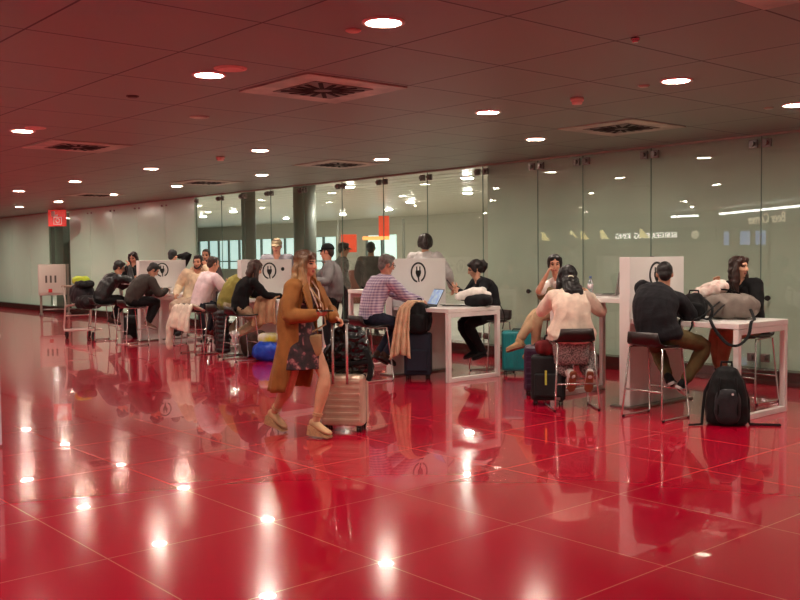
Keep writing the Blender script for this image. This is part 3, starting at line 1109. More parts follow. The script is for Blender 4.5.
def add_head(mb, k):
    M = k.HM
    R = M.to_3x3()
    def e(c, r, p=1.0):
        tmp = MB()
        mb_e(mb, M, c, r)
    def mb_e(mb, M, c, r):
        seg = 18
        nr = 9
        loops = []
        for i in range(1, nr):
            ph = -PI / 2 + PI * i / nr
            loops.append([mb.bm.verts.new(M @ V((c[0] + r[0] * math.cos(ph) * math.cos(a), c[1] + r[1] * math.cos(ph) * math.sin(a), c[2] + r[2] * math.sin(ph)))) for a in (2 * PI * q / seg for q in range(seg))])
        bt = mb.bm.verts.new(M @ V((c[0], c[1], c[2] - r[2])))
        tp = mb.bm.verts.new(M @ V((c[0], c[1], c[2] + r[2])))
        for a, b in zip(loops, loops[1:]):
            for i in range(seg):
                j = (i + 1) % seg
                mb._face((a[i], a[j], b[j], b[i]))
        for i in range(seg):
            j = (i + 1) % seg
            mb._face((bt, loops[0][j], loops[0][i]))
            mb._face((tp, loops[-1][i], loops[-1][j]))
    fe = k.female
    e((0, -.012, .032), (.074, .094, .086))
    e((0, .022, -.018), (.064, .070, .080))
    e((0, .028, -.055), (.050 if fe else .056, .056, .055))
    e((0, .062, -.094), (.022 if fe else .027, .022, .018))
    e((0, .068, .030), (.052, .026, .016))
    e((.036, .058, -.028), (.022, .024, .020))
    e((-.036, .058, -.028), (.022, .024, .020))
    e((0, .083, -.061), (.021, .012, .0075))
    e((0, .080, -.072), (.018, .012, .008))
    for sx in (-1, 1):
        e((sx * .073, -.006, -.008), (.011, .019, .030))
    pts = [(0, .082, .022), (0, .094, .002), (0, .106, -.020), (0, .104, -.031)]
    mb.tube([M @ V(p) for p in pts], [.0085, .0095, .012, .012], seg=10)
    e((.011, .095, -.030), (.008, .009, .007))
    e((-.011, .095, -.030), (.008, .009, .007))

def limb(mb, a, b, c, ra, rb, rc, bulge1=0.0, bulge2=0.0, seg=14, rm=None):
    """a-b-c chain with tapered radii; bulges give the muscle"""
    a, b, c = V(a), V(b), V(c)
    pts, rr = [], []
    for i in range(5):
        t = i / 5
        pts.append(a.lerp(b, t)); rr.append(ra + (rb - ra) * t + bulge1 * math.sin(PI * t))
    for i in range(6):
        t = i / 5
        pts.append(b.lerp(c, t)); rr.append(rb + (rc - rb) * t + bulge2 * math.sin(PI * min(1, t * 1.4)) )
    # soften the joint
    j = 5
    pts[j] = pts[j] * 0.6 + (pts[j - 1] + pts[j + 1]) * 0.2
    mb.tube(pts, rr, seg=seg)

def body_mesh(k, mats, rt_, xf, voxel, hand_r=None, hand_l=None, thin=0.014, bare_legs=False, bare_arms=False, foot=True):
    s = k.s
    mb = MB()
    mb.rings(torso_rings(k, -0.12, 1.0, -thin))
    mb.tube([k.N - k.tUp * 0.05, k.N + (k.H - k.N) * 0.25, k.H + k.HM.to_3x3() @ V((0, -.02, -.05))], [0.068 * s, 0.058 * s, 0.056 * s] if not k.female else [0.054 * s, 0.047 * s, 0.047 * s])
    ta = 0.0 if bare_arms else 0.008
    tl = 0.0 if bare_legs else 0.012
    fk = 0.86 if k.female else 1.0
    for sh, el, wr in ((k.shR, k.elR, k.wrR), (k.shL, k.elL, k.wrL)):
        mb.tube([k.N - k.tUp * 0.04 * s, (k.N - k.tUp * 0.03 * s).lerp(sh, 0.6), sh], [0.045 * s, 0.046 * s, 0.05 * s])
        limb(mb, sh, el, wr, 0.054 * s * fk - ta, 0.041 * s * fk - ta * 0.6, 0.027 * s * fk, 0.004, 0.005)
    for hp, kn, an in ((k.hpR, k.knR, k.anR), (k.hpL, k.knL, k.anL)):
        limb(mb, hp, kn, an, 0.088 * s - tl, 0.056 * s - tl * 0.7, 0.036 * s, 0.002, 0.014)
    add_head(mb, k)
    for side, wr, el, hp in ((1, k.wrR, k.elR, hand_r), (-1, k.wrL, k.elL, hand_l)):
        hp = hp or {}
        d = hp.get('d') or (wr - el).normalized()
        n = hp.get('n') or V((0, 0, -1)) * 0.8 - k.cr * side * 0.7
        add_hand(mb, wr, d, n, side, hp.get('curl', 0.5), s * (0.94 if k.female else 1.0), hp.get('hold', 0.0))
    Mi = k.HM.inverted()
    lips = V((0, .092, -.064))
    def post(me):
        # sockets, then the skin's own tints on lips, brows and eyes
        for v in me.vertices:
            p = Mi @ v.co
            if -0.14 < p.z < 0.14 and p.length < 0.2 and p.y > 0.03:
                for sx in (-1, 1):
                    d = (p - V((sx * .031, .078, .006)))
                    w = math.exp(-((d.x / .017) ** 2 + (d.z / .011) ** 2))
                    p.y -= 0.010 * w
                v.co = k.HM @ p
        for f in me.polygons:
            p = Mi @ f.center
            if p.length < 0.16 and p.y > 0.05:
                if abs(p.x) < .023 and -.074 < p.z < -.054 and p.y > .078:
                    f.material_index = 1
                elif .014 < abs(p.x) < .048 and abs(p.z - (.026 + .004 * (1 - abs(abs(p.x) - .031) / .017))) < .0052:
                    f.material_index = 2
                elif .018 < abs(p.x) < .045 and abs(p.z - .006) < .0075:
                    f.material_index = 3
    return mb.build('body', mats, rt_, voxel=voxel, smooth=2, post=post, xf=xf)

EYE = mat('eye_dark', (48, 36, 32), 0.25)
_lip = {}
def lipmat(rgb):
    if rgb not in _lip:
        _lip[rgb] = mat('lips_%d' % len(_lip), rgb, 0.4)
    return _lip[rgb]

def top_garment(k, name, m, rt_, xf, voxel, hem=-0.05, inf=0.018, sleeve='long', fold=0.010, flare=0.0, neck=0.97, hood=False, collar=False, cuff=0.0, sm=3, wide=0.0):
    s = k.s
    mb = MB()
    mb.rings(torso_rings(k, hem, neck, lambda t: inf + (0.010 if 0.15 < t < 0.6 else 0.0) + wide * (1 - abs(t - 0.3)), flare=flare))
    fk = 0.9 if k.female else 1.0
    for sh, el, wr in ((k.shR, k.elR, k.wrR), (k.shL, k.elL, k.wrL)):
        mb.tube([k.N - k.tUp * 0.045 * s, (k.N - k.tUp * 0.030 * s).lerp(sh, 0.55), sh], [0.056 * s, 0.064 * s, 0.062 * s + inf * 0.6])
        if sleeve == 'long':
            e2 = el + (wr - el) * (1.0 + cuff)
            limb(mb, sh, el, e2, 0.060 * s * fk + inf * 0.7, 0.047 * s * fk + inf * 0.7, 0.036 * s * fk + inf * 0.5, 0.004, 0.004)
        elif sleeve == 'short':
            mb.tube([sh, sh.lerp(el, 0.35), sh.lerp(el, 0.72)], [0.064 * s * fk + inf * 0.6, 0.064 * s * fk + inf, 0.060 * s * fk + inf])
        elif sleeve == 'half':
            mb.tube([sh, el, el.lerp(wr, 0.15)], [0.062 * s * fk + inf * 0.6, 0.052 * s * fk + inf, 0.048 * s * fk + inf])
    if hood:
        b = -k.cfu if k.cfu.dot(k.cf) > 0 else k.cfu
        b = -k.cf
        c0 = k.N + b * 0.050 * s + k.tUp * 0.035
        mb.tube([c0 + k.cr2 * 0.095 * s + k.cf * 0.05, c0 + k.cr2 * 0.075 * s + b * 0.03, c0 + b * 0.06 - V((0, 0, 0.03)), c0 - k.cr2 * 0.075 * s + b * 0.03, c0 - k.cr2 * 0.095 * s + k.cf * 0.05], [0.03, 0.042, 0.055, 0.042, 0.03])
    if collar:
        pts = []
        for q in range(14):
            a = -PI / 2 + 0.5 + (2 * PI - 1.0) * q / 13 + PI
            a = PI * 0.62 + (PI * 1.76) * q / 13
            pts.append(k.N + k.tUp * 0.018 + k.cr2 * 0.066 * s * math.cos(a) + k.cf * 0.066 * s * math.sin(a) * 1.0)
        mb.tube(pts, 0.012, 0.026, ref=V((1, 0, 0)), seg=8)
    return mb.build(name, m, rt_, voxel=voxel, smooth=sm, fold=(fold, 8.0) if fold else None, xf=xf)

def trousers(k, m, rt_, xf, voxel, inf=0.016, ankle=0.93, fold=0.008, wide=0.0, top=0.16):
    s = k.s
    mb = MB()
    mb.rings(torso_rings(k, -0.12, top, inf * 0.8))
    for hp, kn, an in ((k.hpR, k.knR, k.anR), (k.hpL, k.knL, k.anL)):
        e = kn.lerp(an, ankle)
        mb.tube([k.hip, hp], [0.10 * s, 0.098 * s])
        limb(mb, hp, kn, e, 0.094 * s + inf * 0.6, 0.062 * s + inf * 0.6 + wide * 0.5, 0.046 * s + inf * 0.5 + wide, 0.0, 0.006)
    return mb.build('trousers', m, rt_, voxel=voxel, smooth=3, fold=(fold, 8.0) if fold else None, xf=xf)

def shoe(an, kn, fdir, m, sole_m, rt_, xf, s=1.0, kind='shoe', pitch=None):
    """an: ankle joint; fdir: where the toes point (3-D)"""
    d = V(fdir).normalized()
    sh = (V(kn) - V(an)).normalized()
    upv = (sh - d * sh.dot(d))
    if upv.length < 0.2:
        upv = V((0, 0, 1)) - d * d.z
    upv.normalize()
    x = d.cross(upv)
    an = V(an)
    h = 0.072 * s
    L0, L1 = -0.062 * s, 0.175 * s
    base = an - upv * h
    mb = MB()
    sec = [(L0, .030, .030, .052), (-.035 * s, .036, .040, .058), (.01 * s, .038, .044, .052), (.06 * s, .040, .034, .036), (.11 * s, .045, .026, .027), (.15 * s, .040, .021, .022), (L1, .026, .015, .016)]
    rings = []
    for y, rx, rz, zc in sec:
        c = base + d * y + upv * (zc * s * 0.72 + 0.008)
        rings.append([c + x * rx * s * math.cos(a) + upv * rz * s * (math.sin(a) if math.sin(a) > 0 else math.sin(a) * 0.75) for a in (2 * PI * q / 14 for q in range(14))])
    mb.rings(rings)
    mb.tube([an - upv * 0.045 * s - d * 0.012, an + upv * 0.012 * s - d * 0.008], [0.046 * s, 0.043 * s], seg=12)
    so = mb.build(kind, m, rt_, voxel=0.007, smooth=2, xf=xf)
    sb = MB()
    out = []
    for y, w in ((L0 - .006, .024), (-.045 * s, .036), (0, .036), (.05 * s, .038), (.11 * s, .047), (.15 * s, .043), (L1 + .004, .022)):
        out.append((y, w * s))
    poly = [base + d * y + x * w for y, w in out] + [base + d * y - x * w for y, w in reversed(out)]
    sb.prism([p - upv * 0.010 for p in poly], upv * 0.026)
    sb.build('sole', sole_m, so, xf=xf)
    return so

def hair(k, style, m, rt_, xf, voxel=0.008, length=0.25, name='hair', vol=0.0, back=0.025):
    M = k.HM
    mb = MB()
    def e(c, r):
        seg, nr = 18, 9
        loops = []
        for i in range(1, nr):
            ph = -PI / 2 + PI * i / nr
            loops.append([mb.bm.verts.new(M @ V((c[0] + r[0] * math.cos(ph) * math.cos(a), c[1] + r[1] * math.cos(ph) * math.sin(a), c[2] + r[2] * math.sin(ph)))) for a in (2 * PI * q / seg for q in range(seg))])
        bt = mb.bm.verts.new(M @ V((c[0], c[1], c[2] - r[2])))
        tp = mb.bm.verts.new(M @ V((c[0], c[1], c[2] + r[2])))
        for a, b in zip(loops, loops[1:]):
            for i in range(seg):
                j = (i + 1) % seg
                mb._face((a[i], a[j], b[j], b[i]))
        for i in range(seg):
            j = (i + 1) % seg
            mb._face((bt, loops[0][j], loops[0][i]))
            mb._face((tp, loops[-1][i], loops[-1][j]))
    def tb(pts, rx, ry=None, ref=(1, 0, 0)):
        mb.tube([M @ V(p) for p in pts], rx, ry, ref=M.to_3x3() @ V(ref), seg=14)
    v = vol
    if style == 'short':
        e((0, -.024, .044), (.083 + v, .097 + v, .086 + v))
        e((0, -.062, -.020), (.066, .048, .072))
        e((0, .034, .094), (.058, .050, .030))
        for sx in (-1, 1):
            e((sx * .071, .006, .004), (.012, .030, .042))
    elif style == 'crop':
        e((0, -.020, .038), (.078, .093, .083))
        e((0, -.058, -.018), (.063, .047, .066))
        e((0, .026, .090), (.056, .046, .026))
        for sx in (-1, 1):
            e((sx * .070, .004, .006), (.010, .026, .036))
    else:
        e((0, -.022, .040), (.084 + v, .098 + v, .088 + v))
        e((0, -.055, -.01), (.074 + v, .060 + v, .075))
        for sx in (-1, 1):
            e((sx * .040, .040, .078), (.040, .042, .030))
            e((sx * .074, .012, .020), (.016 + v, .042, .070))
        if style in ('long', 'wavy'):
            down = M.to_3x3().inverted() @ V((0, 0, -1))
            down.normalize()
            def pt(p, q, spread=0.0):
                return V(p) + down * q
            st = 1.0 + (0.25 if style == 'wavy' else 0.0)
            n = 7
            pts, rx, ry = [], [], []
            for i in range(n):
                q = length * i / (n - 1)
                pts.append(V((0, -.058, 0.0)) + down * q + (M.to_3x3().inverted() @ (-k.cf)).normalized() * back * min(1, i / 3))
                rx.append((.078 + .020 * math.sin(PI * i / (n - 1)) * st) * (1 - 0.35 * (i / (n - 1)) ** 3))
                ry.append((.048 + .004 * st) * (1 - 0.4 * (i / (n - 1)) ** 2))
            tb(pts, rx, ry)
            for sx in (-1, 1):
                pts = [V((sx * .062, .046, .072)), V((sx * .084, .022, .02)), V((sx * .086, .018, -.05)) + down * 0.0, V((sx * .090, .022, -.05)) + down * length * 0.45, V((sx * .088, .034, -.05)) + down * length * 0.85]
                tb(pts, [.018, .024, .028 * st, .030 * st, .016])
        elif style == 'pony':
            down = (M.to_3x3().inverted() @ V((0, 0, -1))).normalized()
            p0 = V((0, -.115, .045))
            tb([V((0, -.09, .045)), p0 + V((0, -.022, 0.012)), p0 + V((0, -.050, 0)) + down * 0.05, p0 + V((0, -.048, 0)) + down * length * 0.6, p0 + V((0, -.030, 0)) + down * length], [.026, .030, .040, .036, .014])
        elif style == 'bun':
            e((0, -.115, .03), (.036, .034, .036))
        elif style == 'bob':
            down = (M.to_3x3().inverted() @ V((0, 0, -1))).normalized()
            tb([V((0, -.055, 0)), V((0, -.06, 0)) + down * length], [.084, .070], [.060, .045])
    amp = 0.006 if style in ('short', 'crop') else (0.014 if style == 'wavy' else 0.008)
    frq = (22, V((1, 1, 0.35))) if style != 'wavy' else (16, V((1, 1, 0.7)))
    return mb.build(name, m, rt_, voxel=voxel, smooth=1, fold=(amp, frq[0], frq[1]), xf=xf)

def cap(k, m, rt_, xf):
    M = k.HM
    t = bpy.data.objects
    mb = MB()
    rings = []
    for i in range(8):
        ph = (PI / 2) * i / 7
        zz = .030 + .098 * math.sin(ph)
        rr = math.cos(ph) * 0.98 + 0.02
        rings.append([M @ V((.086 * rr * math.cos(a), -.014 + .104 * rr * math.sin(a), zz)) for a in (2 * PI * q / 24 for q in range(24))])
    mb.rings(rings)
    o = mb.build('cap', m, rt_, xf=xf)
    bb = MB()
    g = []
    for i in range(5):
        q = i / 4
        row = []
        for j in range(9):
            a = PI * (0.16 + 0.68 * j / 8)
            row.append(M @ V((.084 * math.cos(a) * (1 - 0.05 * q), -.014 + .100 * math.sin(a) + q * .072 * math.sin(a), .036 - .020 * q - 0.012 * math.cos(a) ** 2)))
        g.append(row)
    bb.sheet(g, 0.006)
    bb.build('brim', m, o, xf=xf)
    return o

def person(label, hip, face, head, s=1.0, female=False, skin_rgb=(214, 160, 130), hair_rgb=(30, 22, 20), hair_rgb2=None, style='short', hlen=0.25, hvol=0.0,
           hback=0.025, top=None, legs=None, shoes=None, voxel=0.010, hands=None, feet=None, lips=(176, 96, 88), beard=None, capm=None, extra=None, group=None, noshoe=False, **kw):
    k = skeleton(hip, face, head, s=s, female=female, **kw)
    base = V((hip[0], hip[1], 0))
    rt_ = root('person', base, label, 'person')
    rt_['group'] = 'travellers at the charging tables'
    xf = Matrix.Translation(-base)
    hands = hands or {}
    top = dict(top or {})
    legs = dict(legs or {})
    mats = [skin(skin_rgb), lipmat(lips), hairmat(hair_rgb), EYE]
    bare_arms = top.get('sleeve', 'long') != 'long'
    body_mesh(k, mats, rt_, xf, min(voxel, 0.0085), hands.get('r'), hands.get('l'), bare_legs=legs.get('kind') in ('none',), bare_arms=bare_arms)
    hm = hairmat(hair_rgb, hair_rgb2)
    if style:
        hair(k, style, hm, rt_, xf, 0.008, hlen, vol=hvol, back=hback)
    if beard:
        mb = MB()
        M = k.HM
        mb.tube([M @ V(p) for p in ((-.062, .018, -.03), (-.052, .048, -.075), (-.024, .076, -.098), (0, .082, -.104), (.024, .076, -.098), (.052, .048, -.075), (.062, .018, -.03))], [.008, .014, .017, .018, .017, .014, .008], seg=10)
        mb.tube([M @ V(p) for p in ((-.026, .083, -.058), (0, .093, -.048), (.026, .083, -.058))], [.005, .006, .005], seg=8)
        mb.build('beard', hairmat(hair_rgb), rt_, voxel=0.006, smooth=1, fold=(0.003, 40), xf=xf)
    if capm:
        cap(k, capm, rt_, xf)
    if top:
        nm = top.pop('name', 'shirt')
        m = top.pop('m')
        lab = top.pop('label', None)
        g = top_garment(k, nm, m, rt_, xf, voxel, **top)
    if legs and legs.get('kind') != 'none':
        legs.pop('kind', None)
        m = legs.pop('m')
        trousers(k, m, rt_, xf, voxel, **legs)
    if not noshoe:
        sm, so = (shoes or (BLACKFAB, RUBBER))
        ft = feet or {}
        dr = ft.get('r') or (k.f + V((0, 0, -0.25)))
        dl = ft.get('l') or (k.f + V((0, 0, -0.25)))
        shoe(k.anR, k.knR, dr, sm, so, rt_, xf, s)
        shoe(k.anL, k.knL, dl, sm, so, rt_, xf, s)
    if extra:
        extra(k, rt_, xf)
    return k, rt_, xf

# ---------------------------------------------------------------- the walking woman
U = V((0, 0, 1))
def m_floral():
    m = mat('floral_dress', (58, 26, 36), 0.7, 0, (40, 0.2), 0, sheen=0.1)
    nt = m.node_tree
    b = nt.nodes['Principled BSDF']
    tc = nt.nodes.new('ShaderNodeTexCoord')
    vo = nt.nodes.new('ShaderNodeTexVoronoi'); vo.inputs['Scale'].default_value = 17
    ns = nt.nodes.new('ShaderNodeTexNoise'); ns.inputs['Scale'].default_value = 13
    ad = nt.nodes.new('ShaderNodeMix'); ad.data_type = 'RGBA'; ad.inputs[0].default_value = 0.12
    nt.links.new(tc.outputs['Object'], ns.inputs['Vector'])
    nt.links.new(tc.outputs['Object'], ad.inputs[6]); nt.links.new(ns.outputs[1], ad.inputs[7])
    nt.links.new(ad.outputs[2], vo.inputs['Vector'])
    cr = nt.nodes.new('ShaderNodeValToRGB')
    el = cr.color_ramp.elements
    el[0].position, el[0].color = 0.0, lin((206, 160, 140))
    el[1].position, el[1].color = 0.25, lin((150, 84, 92))
    e = el.new(0.42); e.color = lin((62, 30, 38))
    e = el.new(0.8); e.color = lin((30, 18, 24))
    nt.links.new(vo.outputs[0], cr.inputs[0])
    nt.links.new(cr.outputs[0], b.inputs['Base Color'])
    return m
FLORAL = m_floral()
TAN = fabric((150, 98, 50), 0.75)
BEIGE_SUEDE = fabric((206, 166, 128), 0.9)
CORK = mat('woven_wedge', (196, 160, 118), 0.8, 0, (90, 0.5), 0.15, 40)

def walker_extra(k, rt_, xf):
    s = k.s
    # dress
    mb = MB()
    R = torso_rings(k, 0.02, 0.93, 0.016, seg=30, n=16)
    hipc = k.hip
    for i, (z, a, b_) in enumerate(((0.60, .215, .165), (0.70, .208, .160), (0.80, .196, .150))):
        c = V((hipc.x + 0.03 * (2 - i) * 0.5, hipc.y, z))
        R.insert(i, [c + k.r * a * math.cos(q) + k.f * b_ * math.sin(q) * (1) + V((0, 0, 0)) for q in (2 * PI * j / 30 for j in range(30))])
    mb.rings(R, caps=True)
    mb.build('dress', FLORAL, rt_, voxel=0.009, smooth=3, fold=(0.010, 9, V((1, 1, 0.25))), xf=xf)
    # open trench coat: a shell round the back and both flanks, open at the front
    mb = MB()
    def shell(zs):
        grid = []
        for z, a, b_, back, open_r, open_l in zs:
            q = max(0.0, min(1.0, (z - k.hip.z) / (k.N.z - k.hip.z)))
            m_ = len(k.spine) - 1
            p = k.spine[min(m_, int(q * m_))]
            c = V((p.x, p.y, z)) - k.cf * back
            row = []
            for j in range(33):
                u = j / 32
                ang = PI / 2 - open_r - (2 * PI - open_r - open_l) * u      # from the right front edge round the back
                ww = 1 + 0.05 * math.sin(9 * ang + 6 * z) * (1.5 - z)
                row.append(c + k.cr * a * ww * math.cos(ang) + k.cf * b_ * ww * math.sin(ang))
            grid.append(row)
        return grid
    zs = []
    for i in range(23):
        t = i / 22
        z = 1.325 * (1 - t) + 0.40 * t
        a = 0.085 + 0.105 * min(1, t / 0.14) + 0.030 * t
        b_ = 0.078 + 0.052 * min(1, t / 0.14) + 0.030 * t
        zs.append((z, a * s / 0.9, b_ * s / 0.9, 0.0 + 0.13 * t * t, 0.55 + 0.45 * t, 0.75 + 0.55 * t))
    mb.sheet(shell(zs), 0.012)
    coat = mb.build('trench_coat', TAN, rt_, fold=(0.012, 7, V((1, 1, 0.3))), xf=xf)
    mb = MB()
    for sh, el, wr in ((k.shR, k.elR, k.wrR), (k.shL, k.elL, k.wrL)):
        e2 = el.lerp(wr, 0.93)
        mb.tube([k.N - k.tUp * 0.04, (k.N - k.tUp * 0.03).lerp(sh, 0.6), sh], [0.055, 0.062, 0.074])
        limb(mb, sh, el, e2, 0.070, 0.060, 0.054, 0.004, 0.008)
    mb.build('sleeves', TAN, coat, voxel=0.010, smooth=3, fold=(0.016, 8), xf=xf)
    # collar and lapels
    mb = MB()
    g = []
    for q in range(13):
        a = PI * 0.30 + PI * 1.40 * (1 - q / 12) + PI * 0.5 - PI * 0.5 - 0.31
        a = -PI / 2 + (q / 12 - 0.5) * PI * 1.5
        c = k.N + V((0, 0, 0.012))
        o1 = k.cr * math.cos(a) + k.cf * math.sin(a)
        g.append([c + o1 * 0.062 + V((0, 0, 0.022)), c + o1 * 0.085 + V((0, 0, 0.008)), c + o1 * 0.112 - V((0, 0, 0.045))])
    mb.sheet(g, 0.008)
    mb.build('collar', TAN, coat, xf=xf)
    for sg_ in (1, -1):
        mb = MB()
        c = k.N + k.cf * 0.06
        p = [c + k.cr * sg_ * 0.06 + V((0, 0, 0.0)), c + k.cr * sg_ * 0.15 + k.cf * 0.02 - V((0, 0, 0.06)), c + k.cr * sg_ * 0.16 + k.cf * 0.055 - V((0, 0, 0.16)), c + k.cr * sg_ * 0.10 + k.cf * 0.085 - V((0, 0, 0.34)), c + k.cr * sg_ * 0.085 + k.cf * 0.065 - V((0, 0, 0.18))]
        mb.prism(p, k.cf * 0.012)
        mb.build('lapel', TAN, coat, xf=xf)
    # bare neckline, pendant cord
    mb = MB()
    for sg_ in (1, -1):
        mb.tube([k.N + k.cr * sg_ * 0.055 + k.cf * 0.02 + U * 0.01, k.N + k.cr * sg_ * 0.05 + k.cf * 0.10 - U * 0.08, k.N + k.cr * sg_ * 0.022 + k.cf * 0.145 - U * 0.22], 0.006, seg=8)
    mb.build('neck_cord', fabric((224, 196, 178)), rt_, xf=xf)
    for an, kn in ((k.anR, k.knR), (k.anL, k.knL)):
        mb = MB()
        ax = (kn - an).normalized()
        for q in (0.045, 0.065):
            c = an + ax * q
            x = ax.orthogonal().normalized(); y = ax.cross(x)
            mb.tube([c + (x * math.cos(a) + y * math.sin(a)) * 0.040 for a in (2 * PI * j / 16 for j in range(16))], 0.006, seg=6, closed=True)
        mb.build('ankle_tie', BEIGE_SUEDE, rt_, xf=xf)

def wedge(an, kn, fdir, rt_, xf, s):
    d = V(fdir).normalized()
    x = d.cross(U).normalized()
    upv = x.cross(d).normalized()
    mb = MB()
    base = V(an) - upv * 0.065 * s
    sec = [(-.058, .028, .034, .050), (-.03, .034, .042, .056), (.01, .037, .044, .048), (.06, .040, .032, .022), (.11, .044, .026, .004), (.15, .038, .021, -.006), (.178, .022, .014, -.012)]
    rings = []
    for y, rx, rz, zc in sec:
        c = base + d * y * s + upv * zc * s * 0.7
        rings.append([c + x * rx * s * math.cos(a) + upv * rz * s * math.sin(a) for a in (2 * PI * q / 14 for q in range(14))])
    mb.rings(rings)
    o = mb.build('shoe', BEIGE_SUEDE, rt_, voxel=0.006, smooth=2, xf=xf)
    wb = MB()
    top = [(-.062, .012), (-.02, .012), (.04, -.006), (.09, -.022), (.14, -.030), (.178, -.034)]
    bot = [(-.060, -.075), (-.01, -.072), (.05, -.062), (.09, -.056), (.14, -.052), (.176, -.048)]
    for sg_ in (1,):
        A = [base + d * y * s + upv * z * s for y, z in top] + [base + d * y * s + upv * z * s for y, z in reversed(bot)]
        wb.prism([p - x * 0.036 * s for p in A], x * 0.072 * s)
    wb.build('wedge_sole', CORK, o, xf=xf)

wk, wrt, wxf = person('woman striding past in a tan trench coat and floral dress, wheeling a suitcase',
    hip=(-6.80, 4.74, 0.86), face=(0.92, 0.38), head=(-6.76, 4.77, 1.515), s=0.93, female=True, skin_rgb=(216, 160, 128), hair_rgb=(84, 56, 40), hair_rgb2=(204, 158, 108),
    style='wavy', hlen=0.34, hvol=0.008, look=(0.88, 0.46, -0.04), chest=(0.93, 0.30), lips=(170, 84, 80), voxel=0.007,
    rh=(-6.545, 4.705, 1.075), lh=(-6.645, 4.985, 1.035), le=V((-0.5, 0.75, -0.6)), re=V((-0.5, -0.75, -0.6)),
    rf=(-7.155, 4.68, 0.175), lf=(-6.635, 4.765, 0.150), rk=V((0.9, 0.3, 0.1)), lk=V((0.9, 0.3, 0.1)),
    hands={'r': {'d': V((0.75, 0.62, 0.10)), 'n': V((-0.35, 0.25, 0.9)), 'curl': 0.6}, 'l': {'d': V((0.62, 0.55, -0.42)), 'n': V((0.1, -0.5, -0.9)), 'curl': 1.0, 'hold': 0.4}},
    top=None, legs={'kind': 'none'}, noshoe=True, extra=walker_extra)
del wrt['group']
wedge(wk.anL, wk.knL, (0.93, 0.28, -0.16), wrt, wxf, 0.98)
wedge(wk.anR, wk.knR, (0.90, 0.22, -0.34), wrt, wxf, 0.98)
# phone in her right hand
ph = wk.wrR + V((0.075, 0.05, 0.035))
t = root('phone', ph, 'dark phone held flat in the walking woman\'s hand', 'phone')
Rm = rotz(-0.75)
MB().box((0, 0, 0), (0.072, 0.148, 0.009), Rm, bevel=0.004).build('body', BLACK, t)
MB().box((0, 0, 0.0055), (0.064, 0.138, 0.002), Rm).build('display', mat('phone_glass', (30, 34, 44), 0.1), t)
# small beige shoulder bag with its strap
sb_ = root('shoulder_bag', (-6.66, 4.78, 0.0), 'small beige shoulder bag hanging at the walking woman\'s hip', 'bag', yaw_of((0.75, -0.65)))
mb = MB(); mb.ell((0, 0, 0.80), (0.062, 0.035, 0.095), seg=22, power=0.6)
mb.build('body', fabric((176, 140, 100), 0.6), sb_, voxel=0.008, smooth=2)
mb = MB(); mb.sheet([[V((u * 0.058, -0.04, z)) for u in (-1, -.5, 0, .5, 1)] for z in (0.895, 0.86, 0.80)], 0.008)
mb.build('flap', fabric((176, 140, 100), 0.6), sb_)
inv = Matrix.Rotation(-yaw_of((0.75, -0.65)), 4, 'Z') @ Matrix.Translation(-V((-6.66, 4.78, 0)))
sh_pt = wk.N + wk.cr * 0.05 + wk.cf * 0.03 + U * 0.01
pts = [sh_pt, wk.N + wk.cf * 0.155 - U * 0.20 - wk.cr * 0.03, wk.hip + wk.cf * 0.19 + U * 0.12 - wk.cr * 0.10, V((-6.66, 4.78, 0.885)) + V((-0.06, -0.05, 0))]
MB().tube([inv @ p for p in pts], 0.008, 0.004, seg=8).build('strap', fabric((186, 150, 112), 0.6), sb_)

# ---------------------------------------------------------------- her suitcase and the black bag on top
SC = V((-6.745, 5.163, 0))
sy = yaw_of((-0.60, 0.80))
suitcase(SC, sy, 0.40, 0.235, 0.46, (216, 192, 170), 'pale gold hard shell suitcase with horizontal ribs, wheeled by the walking woman', handle=0.0, rough=0.32, metal=0.25)
sc = [o for o in bpy.data.objects if o.name.startswith('suitcase') and o.get('label', '').startswith('pale gold')][0]
mb = MB()
for s_ in (-1, 1):
    mb.bar((0.003 + s_ * 0.065, -0.15, 0.44), (0.003 + s_ * 0.065, -0.15, 0.98), 0.013, 8)
mb.build('handle_rail', CHROME, sc)
MB().box((0.003, -0.15, 0.995), (0.17, 0.036, 0.034), bevel=0.014, seg=3).build('handle_grip', BLACK, sc)
SHINY = mat('shiny_black_nylon', (13, 13, 15), 0.2, 0, (14, 0.6), spec=0.6)
tb_ = root('travel_bag', SC + V((-0.045, 0.06, 0.525)), 'shiny black bag strapped on the pale gold suitcase', 'bag', sy)
mb = MB()
prof = ((0.0, .215, .085, 0), (0.03, .245, .10, 0), (0.12, .245, .105, 0.0), (0.20, .205, .10, .015), (0.28, .165, .09, .03), (0.36, .135, .07, .035), (0.41, .10, .05, .03), (0.425, .04, .02, .02))
mb.rings([[V((xo + w * math.copysign(abs(math.cos(a)) ** 0.6, math.cos(a)), d * math.copysign(abs(math.sin(a)) ** 0.6, math.sin(a)), z)) for a in (2 * PI * k / 32 for k in range(32))] for z, w, d, xo in prof])
mb.build('body', SHINY, tb_, voxel=0.008, smooth=1, fold=(0.026, 11, V((1, 1, 1.3))))
MB().tube(spl([(-0.23, -0.115, 0.10), (-0.05, -0.135, 0.085), (0.12, -0.125, 0.09), (0.24, -0.08, 0.10)]), 0.020, 0.006, ref=V((0, 0, 1)), seg=8).build('strap', BLACKFAB, tb_)
MB().tube(spl([(0.20, -0.07, 0.2), (0.25, -0.09, 0.06), (0.235, -0.11, -0.06)]), 0.026, 0.012, seg=8).build('strap', BLACKFAB, tb_)

